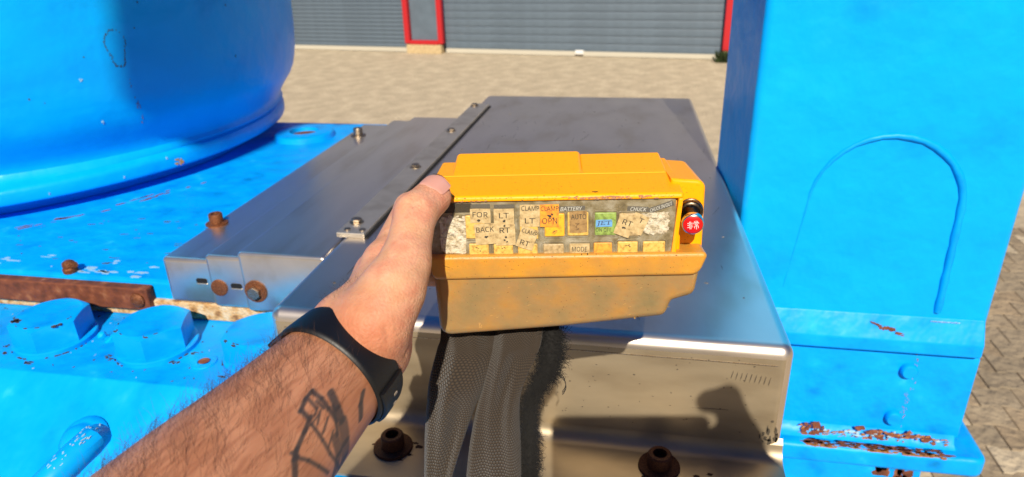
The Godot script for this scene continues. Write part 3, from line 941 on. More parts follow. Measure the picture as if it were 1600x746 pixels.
func build_box_cover() -> void:
	var at := Vector3(-0.13, 1.695, -1.16)
	var r := thing("steel_box", "large stainless steel box cover with rounded edges behind the remote control", "box", at)
	var d := MB.new()
	d.rbox(Vector3(-0.1215, 1.7625, -1.1625), Vector3(0.279, 0.0675, 0.5635), 0.0135, 5)
	# the sheet narrows a little towards the back; its dusty front is a part of its own
	var m := MB.new()
	var fr := MB.new()
	for i in range(0, d.v.size(), 3):
		var p := [d.v[i], d.v[i + 1], d.v[i + 2]]
		var front := true
		for j in 3:
			var f: float = (p[j].z + 0.6) / -1.125
			if p[j].z < -0.60 or p[j].y > 1.8185: front = false
			if p[j].x > -0.12:
				p[j].x -= 0.043 * f * (p[j].x + 0.12) / 0.28
		if front:
			fr.tri(p[0] - at, p[2] - at, p[1] - at)
		else:
			m.tri(p[0] - at, p[2] - at, p[1] - at)
	put("cover", m.mesh(35), mat.steel, r)
	put("front_face", fr.mesh(35), mat.steel_front, r)
	# front flange folded out, fillet in the fold
	d = MB.new()
	var along := Transform3D(Basis(Vector3(0, 0, 1), Vector3(0, 1, 0), Vector3(-1, 0, 0)), -at)
	var pts := PackedVector2Array([Vector2(-0.604, 1.7185), Vector2(-0.604, 1.6955), Vector2(-0.507, 1.6935), Vector2(-0.507, 1.6965)])
	for i in 7:
		var a := -PI / 2 - PI / 2 * i / 6.0
		pts.push_back(Vector2(-0.5835, 1.7135) + Vector2(cos(a), sin(a)) * 0.0155)
	d.prism(pts, -0.1585, 0.400, 0.0, 1, along)
	put("flange", d.mesh(35), mat.steel_front, r)
	for q in [Vector3(-0.2485, 1.698, -0.5525), Vector3(0.034, 1.698, -0.5665)]:
		d = MB.new()
		d.lathe([Vector2(0.0215, -0.001), Vector2(0.021, 0.0022), Vector2(0.0125, 0.0027), Vector2(0.0122, 0.0155), Vector2(0.011, 0.0172), Vector2(0.0072, 0.0172), Vector2(0.0066, 0.009), Vector2(0, 0.008)], 28, Transform3D(Basis(), q - at))
		put("socket_bolt", d.mesh(30), mat.bolt_dark, r)
	# welded and ground corner seam, bend line under the top edge, stains
	d = MB.new()
	d.rbox(Vector3(-0.12, 1.8095, -0.5990) - at, Vector3(0.262, 0.0006, 0.0004), 0.0003, 1)
	put("bend_line", d.mesh(), mat.bolt_steel, r)
	var stain := []
	for q in [Vector3(-0.2485, 1.6972, -0.5525), Vector3(0.034, 1.6972, -0.5665), Vector3(0.095, 1.6972, -0.545)]:
		for i in 16:
			var a := rng.randf() * TAU
			stain.push_back([q + Vector3(cos(a), 0, sin(a)) * rng.randf_range(0.0, 0.03) - at, Vector3(0, 1, 0.02), Vector3.RIGHT, Vector2(rng.randf_range(0.001, 0.006), rng.randf_range(0.001, 0.004))])
	chips(r, stain, mat.stain, "rust_stains")
	stain = []
	for i in 9:
		stain.push_back([Vector3(0.100 + i * 0.0045, 1.795 - i * 0.0006, -0.5990) - at, Vector3(0, 0, 1), Vector3(0.15, 1, 0), Vector2(0.0065, 0.0006)])
	for i in 60:
		stain.push_back([Vector3(rng.randf_range(-0.1, 0.14), rng.randf_range(1.725, 1.815), -0.5990) - at, Vector3(0, 0, 1), Vector3.RIGHT, Vector2(rng.randf_range(0.0004, 0.0016), rng.randf_range(0.0003, 0.001))])
	for i in 14:
		stain.push_back([Vector3(0.142 + rng.randfn(0, 0.005), 1.716 + absf(rng.randfn(0, 0.012)), -0.5990) - at, Vector3(0, 0, 1), Vector3(0, 1, 0), Vector2(rng.randf_range(0.001, 0.007), rng.randf_range(0.001, 0.003))])
	for i in 70:
		stain.push_back([Vector3(rng.randf_range(-0.38, 0.12), 1.8300, rng.randf_range(-1.6, -0.62)) - at, Vector3.UP, Vector3.RIGHT, Vector2(rng.randf_range(0.0005, 0.003), rng.randf_range(0.0004, 0.002))])
	for i in 46:
		var c := Vector3(rng.randf_range(-0.37, 0.12), 1.8300, rng.randf_range(-1.5, -0.62)) - at
		stain.push_back([c, Vector3.UP, Vector3(rng.randf_range(-0.4, 0.4), 0, 1), Vector2(rng.randf_range(0.006, 0.03), 0.0003)])
	for i in 5:
		stain.push_back([Vector3(rng.randf_range(-0.35, 0.13), rng.randf_range(1.72, 1.81), -0.5990) - at, Vector3(0, 0, 1), Vector3(1, rng.randf_range(-0.2, 0.2), 0), Vector2(rng.randf_range(0.006, 0.03), 0.0002)])
	chips(r, stain, mat.scuff, "scuff_marks")
	# flat bar screwed along the left edge
	at = Vector3(-0.388, 1.83, -1.2)
	var s := thing("flat_bar", "grey steel flat bar screwed along the left edge of the box", "bar", at)
	d = MB.new()
	d.rbox(Vector3(-0.3855, 1.8335, -1.198) - at, Vector3(0.0205, 0.0038, 0.398), 0.0015, 2)
	put("bar", d.mesh(), mat.steel_dull, s)
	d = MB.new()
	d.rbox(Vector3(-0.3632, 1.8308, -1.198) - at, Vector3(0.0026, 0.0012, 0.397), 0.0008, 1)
	put("gap_shadow_strip", d.mesh(), mat.black, s)  # black strip painting in the shadow line of the gap beside the bar
	for q in [[-0.391, -0.8385], [-0.3872, -1.094], [-0.3895, -1.338], [-0.3948, -1.568]]:
		d = MB.new()
		var xf := Transform3D(Basis(Vector3.UP, rng.randf()), Vector3(q[0], 1.8372, q[1]) - at)
		d.lathe([Vector2(0.010, 0), Vector2(0.010, 0.0012), Vector2(0.006, 0.0016)], 18, xf)
		d.hex_head(0.0075, 0.006, xf)
		put("screw", d.mesh(25), mat.bolt_steel, s)
	for q in [[-0.394, -0.812], [-0.372, -0.812]]:
		d = MB.new()
		d.lathe([Vector2(0.005, 0), Vector2(0.0045, 0.002), Vector2(0, 0.0026)], 14, Transform3D(Basis(), Vector3(q[0], 1.8370, q[1]) - at))
		put("rivet", d.mesh(), mat.bolt_steel, s)

func build_shade_caster() -> void:
	# unseen blocker, added and outlined only to throw shade on the drum
	var r := thing("shade_caster", "unseen slanted blue blocker added above the frame to shade the drum", "shade_caster", Vector3(-0.39, 4.34, 1.8))
	var d := MB.new()
	d.prism(rounded([Vector2(-0.812, 2.668), Vector2(-0.752, 2.668), Vector2(-0.717, 2.735), Vector2(-0.69, 2.815), Vector2(-0.665, 2.90), Vector2(-0.645, 2.96), Vector2(-0.605, 3.03), Vector2(-0.59, 3.3), Vector2(-0.57, 3.9), Vector2(-0.72, 3.9), Vector2(-0.768, 3.3), Vector2(-0.797, 2.84)], [0.012], 4), -0.29, -0.21, 0.01, 2, Transform3D(Basis(), Vector3(0.3135, 1.7010, 2.05) - r.position))
	put("shade_caster_body", d.mesh(), mat.blue, r)

# ------------------------------------------------------------------ remote control
func mmv(x: float, y: float) -> Vector2:
	return Vector2(x, y) * 0.001

func mm(a: Array) -> Array:
	return a.map(func(p): return Vector2(p[0], p[1]) * 0.001)

func write(text: String, at: Vector3, width: float, height: float, m: Material, parent: Node, turn := 0.0, font := "Droid Sans", slant := 0.0) -> void:
	var tm := TextMesh.new()
	var f := SystemFont.new()
	f.font_names = PackedStringArray([font])
	tm.font = f
	tm.text = text
	tm.font_size = 48
	tm.pixel_size = 0.001
	tm.depth = 0.004
	tm.curve_step = 1.5
	var box := tm.get_aabb()
	var o := put("lettering", tm, m, parent)
	var sx := width / maxf(box.size.x, 0.001)
	var sy := height / maxf(box.size.y, 0.001)
	var c := box.get_center()
	var b := Basis(Vector3(0, 0, 1), turn) * Basis(Vector3(sx, 0, 0), Vector3(slant * sy, sy, 0), Vector3(0, 0, 0.05))
	o.transform = Transform3D(b, at - b * c)

func build_remote() -> void:
	var xf := Transform3D(Basis(Vector3(0.9901, 0.0096, -0.14), Vector3(-0.0216, 0.9961, -0.085), Vector3(0.1386, 0.0872, 0.9865)).orthonormalized(), Vector3(-0.1346, 2.0101, -0.3943))
	var r := thing("remote_control", "worn yellow remote control with peeling paper labels held in the hand", "remote control", xf.origin)
	r.transform = xf
	var across := Transform3D(Basis(Vector3(0, 0, 1), Vector3(0, 1, 0), Vector3(-1, 0, 0)), Vector3.ZERO)
	# case: (depth, height) profile run from end to end
	var pts := rounded(mm([[-76, -14], [-4.2, -14], [-4.2, 34.2], [0, 34.2], [0, 37.8], [-34.2, 43.2], [-34.4, 42.0], [-35.2, 42.0], [-35.4, 43.4], [-76, 45.0]]), [0.0, 0.0, 0.0005, 0.0008, 0.0028, 0.0004, 0.0, 0.0, 0.0004, 0.004], 4)
	var d := MB.new()
	d.prism(pts, -0.1648, -0.0005, 0.0016, 3, across)
	var case := put("case", d.mesh(40), mat.yellow, r)
	# rounded left shoulder and the raised lid behind the seam
	d = MB.new()
	d.prism(rounded(mm([[-1, -14], [14, -14], [14, 41.5], [4, 43.4], [-1, 40]]), [0.0, 0.0, 0.0, 0.003, 0.004], 4), -0.076, -0.036, 0.003, 3)
	for l in [[11.5, 102.6, 51.6, 0.003], [102.2, 160.0, 49.4, 0.0016]]:
		d.prism(rounded(mm([[-78.5, 20], [-37, 20], [-37, 43.6], [-74, l[2] - 0.6], [-78.5, l[2] - 2.4]]), [0.0, 0.0, 0.0, 0.004, 0.001], 4), -l[1] * 0.001, -l[0] * 0.001, l[3], 3, across)
	put("rear_lid", d.mesh(40), mat.yellow, r)
	d = MB.new()
	d.prism(rounded(mm([[159, -14], [181.8, -14], [181.8, 41.6], [159, 43.6]]), [0.0, 0.0, 0.006, 0.0], 5), -0.0762, -0.015, 0.0025, 3)
	put("corner_post", d.mesh(40), mat.yellow, r)
	d = MB.new()
	d.prism(rounded(mm([[157.2, -14], [160.6, -14], [164.6, 34.4], [161.6, 34.4]]), [0.0, 0.0, 0.0006, 0.0012], 3), -0.0152, 0.0008, 0.0007, 2)
	put("frame_strip", d.mesh(40), mat.yellow, r)
	# paint rubbed off the front edge
	var list := []
	for i in 70:
		var u := rng.randfn(122, 13)
		list.push_back([mm3(u, 35.0 + rng.randf_range(-0.4, 1.6) , 0.05), Vector3(0, 0.25, 1), Vector3.RIGHT, mmv(rng.randf_range(0.6, 2.6), rng.randf_range(0.25, 0.6))])
	for i in 24:
		list.push_back([mm3(rng.randf_range(10, 40), 34.6 + rng.randf_range(-0.2, 0.5), 0.05), Vector3(0, 0.1, 1), Vector3.RIGHT, mmv(rng.randf_range(0.4, 1.4), rng.randf_range(0.2, 0.4))])
	flakes(case, list, mat.worn_edge, 0.00008)
	list = []
	for i in 110:
		list.push_back([mm3(rng.randf_range(8, 160), 34.8 + absf(rng.randfn(0, 1.5)), 0.06), Vector3(0, 0.2, 1), Vector3.RIGHT, mmv(rng.randf_range(0.12, 0.5), rng.randf_range(0.1, 0.3))])
	for i in 60:
		var z := -rng.randf_range(3, 33)
		list.push_back([mm3(rng.randf_range(8, 162), 37.8 - z * 0.158, z), Vector3(0, 1, 0.16), Vector3.RIGHT, mmv(rng.randf_range(0.1, 0.45), rng.randf_range(0.1, 0.4))])
	for i in 8:
		list.push_back([mm3(109 + rng.randf_range(-1.8, 1.8), 38.2 + 0.4, -4 + rng.randf_range(-0.5, 0.5)), Vector3(0, 1, 0.2), Vector3.RIGHT, mmv(1.1, 0.4)])
	for i in 3:
		list.push_back([mm3(24.5 + i * 0.9, 46.0 + i * 0.1, -52.0 - i * 3), Vector3(0, 1, 0.1), Vector3(1, 0, -0.8), mmv(0.9, 0.3)])
	for i in 18:
		list.push_back([mm3(rng.randf_range(166, 180), rng.randf_range(0, 40), -14.98), Vector3(0, 0, 1), Vector3.RIGHT, mmv(rng.randf_range(0.15, 0.5), rng.randf_range(0.1, 0.4))])
	flakes(case, list, mat.ink, 0.00006)

	# keypad
	d = MB.new()
	d.prism(rect_poly(0.0012, -0.013, 0.1605, 0.034, 0.002), -0.0043, -0.0016, 0.0003, 1)
	var pad := put("keypad", d.mesh(), mat.panel, r)
	worn(r, Vector2(16, 11.4), Vector2(9.2, 13.5), "worn_patch")
	worn(r, Vector2(147.7, 17.6), Vector2(8.8, 7.4), "worn_patch")
	d = MB.new()
	d.prism(rounded(mm([[9, 26.5], [29, 27], [29.5, 33], [9, 33.4]]), [0.001], 2), -0.0018, -0.0013, 0.0002, 1)
	put("dark_smear", d.mesh(), material(Color(0.22, 0.19, 0.07), 0.5, 0.0, mat.panel.albedo_texture, 30.0), pad)
	var keys := [[32.6, 1.5, 13.2, 9, "key_yellow"], [48.8, 1.2, 13.0, 9, "key_yellow"], [64.9, 0.9, 13.0, 9, "key_yellow"], [81.9, 0.6, 13.6, 9, "key_beige"], [99.0, 0.6, 13.6, 9, "key_beige"], [114.1, 0.9, 13, 9, "key_orange"], [130.2, 0.8, 13.2, 9.4, "key_yellow"], [147.3, 0.6, 14.5, 9.6, "key_yellow"],
		[31.0, 17.0, 13.0, 16, "key_yellow"], [49.5, 17.0, 13, 16, "key_beige"], [66.0, 16.0, 13, 16, "key_yellow"], [82.7, 17.5, 13.1, 15.6, "key_gold"], [97.9, 18.0, 13.6, 16, "key_yellow"], [115.7, 17.8, 13.9, 15.5, "key_green"], [131.0, 17.0, 13.4, 15.5, "key_beige"]]
	for q in keys:
		d = MB.new()
		d.rbox(Vector3(q[0], q[1], -1.1) * 0.001, Vector3(q[2] / 2, q[3] / 2, 0.9) * 0.001, 0.0009, 2)
		put("key", d.mesh(), mat[q[4]], r)
		# moulded surround
		var ring := MB.new()
		var path := PackedVector3Array()
		for p in rect_poly(-q[2] / 2 - 0.9, -q[3] / 2 - 0.9, q[2] / 2 + 0.9, q[3] / 2 + 0.9, 2.0, 4):
			path.push_back(Vector3(q[0] + p.x, q[1] + p.y, -1.6) * 0.001)
		path.push_back(path[0])
		ring.tube(path, PackedFloat32Array([0.0005]), 6, false)
		put("key_surround", ring.mesh(60), mat.panel, r)
	# paper labels: centre, size, turn, material, height above the keypad
	var labels := [
		[34.6, 24.8, 13.3, 9.6, -0.03, "paper", 0.0, [["FOR", 0, 0.9, 10, 3.5, "ink"]], [[-1.0, -3.2, 1.3]]],
		[50.0, 24.0, 13.0, 10.7, 0.0, "paper", 0.0, [["LT", 0, 0.8, 6.4, 3.5, "ink"]], [[0, -2.8, 1.1]]],
		[37.3, 12.4, 13.4, 14.2, 0.06, "paper", 0.35, [["BACK", 0.2, 3.2, 11.6, 3.5, "ink"]], [[0.4, -2.2, 1.1], [1.2, -1.7, 0.7]]],
		[50.5, 11.7, 13.0, 14.3, 0.02, "paper", 0.35, [["RT", -0.2, 3.2, 6.8, 3.6, "ink"]], [[0.6, -1.6, 0.9], [-0.8, -3.6, 0.8], [0.8, -4.6, 0.7], [-0.2, 6.2, 0.8]]],
		[66.8, 24.3, 12.9, 14.8, -0.02, "paper", 0.0, [["CLAMP", 0.3, 5.0, 11.4, 3.0, "ink"], ["LT", 0, -3.3, 6.4, 3.5, "ink"]], []],
		[79.5, 24.3, 12.3, 15.0, 0.0, "paper_orange", 0.35, [["CLAMP", 0.2, 4.8, 11.4, 3.0, "ink"], ["OPN", 0.1, -3.5, 9.6, 3.8, "ink"]], [[0.4, -0.6, 1.2], [1.6, 0.8, 0.8], [-0.9, 0.4, 0.7], [2.4, -1.6, 0.6]]],
		[64.7, 9.2, 11.2, 14.6, -0.33, "paper", 0.5, [["CLAMP", 0.4, 4.4, 10.2, 2.8, "ink"], ["RT", -0.4, -3.6, 6.2, 3.4, "ink"]], []],
		[98.1, 19.6, 11.4, 14.4, 0.03, "paper_brown", 0.0, [["AUTO", 0.3, 3.6, 9.8, 3.3, "ink"]], []],
		[136.6, 17.6, 10.0, 13.2, -0.42, "paper", 0.0, [["T", 0.8, 2.8, 3.0, 3.2, "ink"]], []],
		[128.0, 16.9, 10.4, 14.6, -0.36, "paper", 0.4, [["RT", 1.0, 2.2, 6.4, 3.4, "ink"]], [[-0.6, -1.8, 0.8], [0.6, -1.6, 0.6]]],
		[114.6, 18.5, 10.4, 4.7, 0.03, "label_blue", 0.35, [["JET", 0, 0, 9.0, 3.5, "ink_blue"]], []],
		[99.0, 0.6, 12.0, 8.0, 0.0, "paper", 0.2, [["MODE", -0.1, 0.4, 9.8, 3.2, "ink"]], []],
		[34.8, 30.9, 12.6, 2.7, 0.0, "label_dark", -1.3, [], []],
		[50.3, 30.6, 13.4, 2.7, 0.0, "label_dark", -1.3, [], []],
		[94.0, 28.3, 16.8, 3.4, 0.02, "label_dark", -1.3, [["BATTERY", -0.4, 0, 13.6, 2.4, "ink_white"]], []],
		[136.2, 27.2, 13.4, 3.3, -0.06, "label_dark", -1.3, [["CHUCK", 0.4, 0, 10.0, 2.4, "ink_white"]], []],
		[150.8, 28.4, 16.6, 3.5, 0.33, "label_dark", -1.3, [["CHUCK IN/OUT", 0.2, 0, 14.4, 2.2, "ink_white"]], []]]
	for q in labels:
		var o := Node3D.new()
		o.name = numbered("paper_label", r)
		r.add_child(o, true)
		o.position = Vector3(q[0], q[1], -0.05 + q[6]) * 0.001
		o.rotation.z = q[4]
		d = MB.new()
		var jag := []
		for c in [[-0.5, -0.5], [0.1, -0.51], [0.5, -0.5], [0.505, 0.1], [0.5, 0.5], [-0.2, 0.505], [-0.5, 0.5], [-0.505, -0.1]]:
			jag.push_back(mmv(c[0] * q[2] + rng.randf_range(-0.15, 0.15), c[1] * q[3] + rng.randf_range(-0.15, 0.15)))
		d.prism(PackedVector2Array(jag), -0.00018, 0.0001, 0.00004, 1)
		put("paper", d.mesh(30), mat[q[5]], o)
		for w in q[7]:
			var serif: bool = w[0] == "JET"
			write(w[0], Vector3(w[1], w[2], 0.16) * 0.001, w[3] * 0.001, w[4] * 0.001, mat[w[5]], o, 0.0, "Droid Serif" if serif else "Droid Sans", 0.22 if serif or w[5] == "ink_white" else 0.0)
		if not q[8].is_empty():
			d = MB.new()
			for s in q[8]:
				for e in 3:
					d.flake(Vector3(s[0] + rng.randf_range(-0.3, 0.3), s[1] + rng.randf_range(-0.3, 0.3), 0.12) * 0.001, Vector3(0, 0, 1), Vector3.RIGHT, mmv(s[2], s[2] * 0.9), rng, 0.00004 + 0.00001 * e)
			put("ink_spot", d.mesh(), mat.ink, o)
	write("ON OFF", mm3(114.4, 13.9, -0.15), 0.010, 0.0024, mat.ink_green, r)
	# scuffed clear film over the keys
	d = MB.new()
	d.prism(rect_poly(0.0015, -0.012, 0.1605, 0.0340, 0.002), 0.0010, 0.0011, 0.0, 1)
	var film := material(Color(0.86, 0.80, 0.66), 0.28)
	film.transparency = BaseMaterial3D.TRANSPARENCY_ALPHA
	film.albedo_color.a = 0.03
	put("clear_film", d.mesh(), film, r)
	# old print left on bare keys
	d = MB.new()
	for q in [[32.6, 2.0], [48.8, 2.4], [82.7, 13.0], [97.0, 18.0], [97.6, 15.0], [130.6, 3.0], [66, 3], [63, 2.6]]:
		for i in 7:
			d.flake(mm3(q[0] + rng.randfn(0, 1.0), q[1] + rng.randfn(0, 0.7), -0.18 if q[0] != 97.0 and q[0] != 97.6 else 0.06), Vector3(0, 0, 1), Vector3.RIGHT, mmv(rng.randf_range(0.3, 1.0), 0.35), rng, 0.00004)
	put("worn_print", d.mesh(), material(Color(0.36, 0.24, 0.12), 0.8), r)

	# emergency stop
	var stop := Node3D.new()
	stop.name = "emergency_stop"
	r.add_child(stop, true)
	stop.transform = Transform3D(Basis(Quaternion(Vector3(0, 1, 0), Vector3(-0.12, -0.13, 1).normalized())).scaled_local(Vector3(0.9, 0.98, 0.9)), mm3(172.6, 22.0, -15.5))
	d = MB.new()
	d.lathe([mmv(9.2, 0), mmv(9.2, 1.2), mmv(8.6, 1.6), mmv(8.8, 2.0), mmv(8.8, 4.4), mmv(8.0, 5.4), mmv(6.6, 5.8), mmv(6.2, 5.6)], 32)
	put("collar", d.mesh(), mat.chrome_worn, stop)
	d = MB.new()
	d.lathe([mmv(6.4, 5.4), mmv(5.4, 7.0), mmv(4.9, 9), mmv(4.9, 15), mmv(6.3, 18)], 28)
	put("shaft", d.mesh(), mat.chrome_worn, stop)
	d = MB.new()
	d.lathe([mmv(4.9, 15.5), mmv(6.9, 18.0), mmv(7.6, 19.6), mmv(7.7, 23.0), mmv(7.4, 24.0), mmv(6.8, 24.3), mmv(6.7, 24.1)], 36)
	put("knob_ring", d.mesh(), mat.chrome, stop)
	d = MB.new()
	d.lathe([mmv(6.75, 23.8), mmv(6.4, 24.3), mmv(4, 24.9), mmv(0, 25.2)], 36)
	put("knob_face", d.mesh(), mat.red, stop)
	# the two characters on the red face, stroke by stroke (millimetres on the face)
	var strokes := [
		[-1.75, 2.2, -1.75, -2.0], [-1.15, 2.2, -1.15, -2.0], [-1.75, 1.4, -2.8, 1.4], [-1.75, 0.3, -2.8, 0.3], [-1.75, -0.8, -2.9, -1.1], [-1.15, 1.4, -0.2, 1.4], [-1.15, 0.3, -0.2, 0.3], [-1.15, -0.8, -0.2, -0.8],
		[1.75, 2.5, 1.75, 1.6], [0.9, 2.3, 1.15, 1.8], [2.6, 2.3, 2.35, 1.8], [0.5, 1.5, 3.0, 1.5], [0.5, 1.5, 0.45, 0.9], [3.0, 1.5, 3.05, 0.9], [1.15, 0.9, 2.35, 0.9], [1.15, 0.9, 1.15, 0.2], [2.35, 0.9, 2.35, 0.2], [1.15, 0.2, 2.35, 0.2], [0.75, -0.5, 2.75, -0.5], [0.75, -0.5, 0.75, -1.7], [2.75, -0.5, 2.75, -1.7], [1.75, 0.2, 1.75, -2.4]]
	d = MB.new()
	for s in strokes:
		var a := Vector2(s[0], s[1]) * 1.28
		var b := Vector2(s[2], s[3]) * 1.28
		var dir := (b - a).normalized() * 0.19
		var nn := Vector2(-dir.y, dir.x)
		var q := PackedVector2Array([a - dir - nn, b + dir - nn, b + dir + nn, a - dir + nn])
		for i in 4: q[i] *= 0.001
		d.prism(q, 0.0, 0.00022, 0.0, 1, Transform3D(Basis(Vector3(1, 0, 0), Vector3(0, 0, -1), Vector3(0, 1, 0)), Vector3(0, 0.02495, 0)))
	put("lettering", d.mesh(), mat.white, stop)

	# rubber boot
	d = MB.new()
	d.prism(rounded(mm([[2.2, -62.6], [88, -56.2], [156.5, -48.6], [160.5, -37.5], [175.4, -33.0], [178.6, -12], [0.6, -12]]), [0.008, 0.0, 0.0065, 0.003, 0.0065, 0.0, 0.0, 0.0], 4), -0.079, 0.0, 0.0052, 4)
	var boot := put("rubber_boot", d.mesh(45), mat.rubber, r)
	d = MB.new()
	d.prism(rounded(mm([[1.0, -18.8], [176.4, -17.4], [182.6, -1.6], [-1.6, -1.6]]), [0.005, 0.008, 0.0028, 0.0028], 4), -0.081, 0.0034, 0.0026, 4)
	put("rim", d.mesh(45), mat.rubber_rim, boot)
	list = []
	for i in 120:
		list.push_back([mm3(rng.randf_range(6, 172), rng.randf_range(-17, -1.5), 3.42), Vector3(0, 0, 1), Vector3.RIGHT, mmv(rng.randf_range(0.1, 0.4), rng.randf_range(0.1, 0.35))])
	for i in 90:
		var u := rng.randf_range(10, 150)
		list.push_back([mm3(u, rng.randf_range(-50, -20), 0.02), Vector3(0, 0, 1), Vector3(1, 0.3, 0), mmv(rng.randf_range(0.1, 0.5), rng.randf_range(0.1, 0.3))])
	for i in 7:
		list.push_back([mm3(9 + i * 0.6, -8.2 - i * 0.22, 3.42), Vector3(0, 0, 1), Vector3(1, -0.3, 0), mmv(0.6, 0.14)])
	flakes(boot, list, material(Color(0.22, 0.15, 0.07), 0.8), 0.00005)
	list = []
	for i in 14:
		list.push_back([mm3(31 + rng.randf_range(-1.2, 1.2), -54 + rng.randf_range(-2.0, 2.0), 0.02), Vector3(0, 0, 1), Vector3(0.2, 1, 0), mmv(rng.randf_range(0.3, 0.9), 0.18)])
	for i in 20:
		list.push_back([mm3(rng.randf_range(20, 140), rng.randf_range(-52, -22), 0.02), Vector3(0, 0, 1), Vector3(1, 0.4, 0), mmv(rng.randf_range(0.3, 1.8), 0.09)])
	flakes(boot, list, material(Color(0.80, 0.62, 0.34), 0.7), 0.00005)

func mm3(x: float, y: float, z: float) -> Vector3:
	return Vector3(x, y, z) * 0.001

func flakes(parent: Node, list: Array, m: Material, thick: float) -> void:
	var f := MB.new()
	for c in list:
		f.flake(c[0], c[1].normalized(), c[2], c[3], rng, thick)
	put("scuffs", f.mesh(10), m, parent).set_meta("kind", "stuff")

func worn(parent: Node, c: Vector2, half: Vector2, called: String) -> void:
	# a bleached, cracked piece of the keypad skin: uneven flakes side by side
	var d := MB.new()
	var poly := []
	for i in 22:
		var a := TAU * i / 22
		var q := Vector2(signf(cos(a)) * pow(absf(cos(a)), 0.35), signf(sin(a)) * pow(absf(sin(a)), 0.35)) * half * rng.randf_range(0.88, 1.0)
		poly.push_back((c + q) * 0.001)
	d.prism(PackedVector2Array(poly), -0.0018, -0.0009, 0.0002, 1)
	var o := put(called, d.mesh(30), mat.worn_white, parent)
	d = MB.new()
	for i in 60:
		var p := c + Vector2(rng.randf_range(-0.9, 0.9), rng.randf_range(-0.95, 0.95)) * half
		d.flake(mm3(p.x, p.y, -0.95), Vector3(rng.randf_range(-0.15, 0.15), rng.randf_range(-0.15, 0.15), 1).normalized(), Vector3(1, rng.randf_range(-0.3, 0.3), 0), mmv(rng.randf_range(1.0, 3.2), rng.randf_range(0.8, 2.0)), rng, 0.00025)
	var fl := put("skin_flakes", d.mesh(20), mat.worn_white, o)
	fl.set_meta("kind", "stuff")

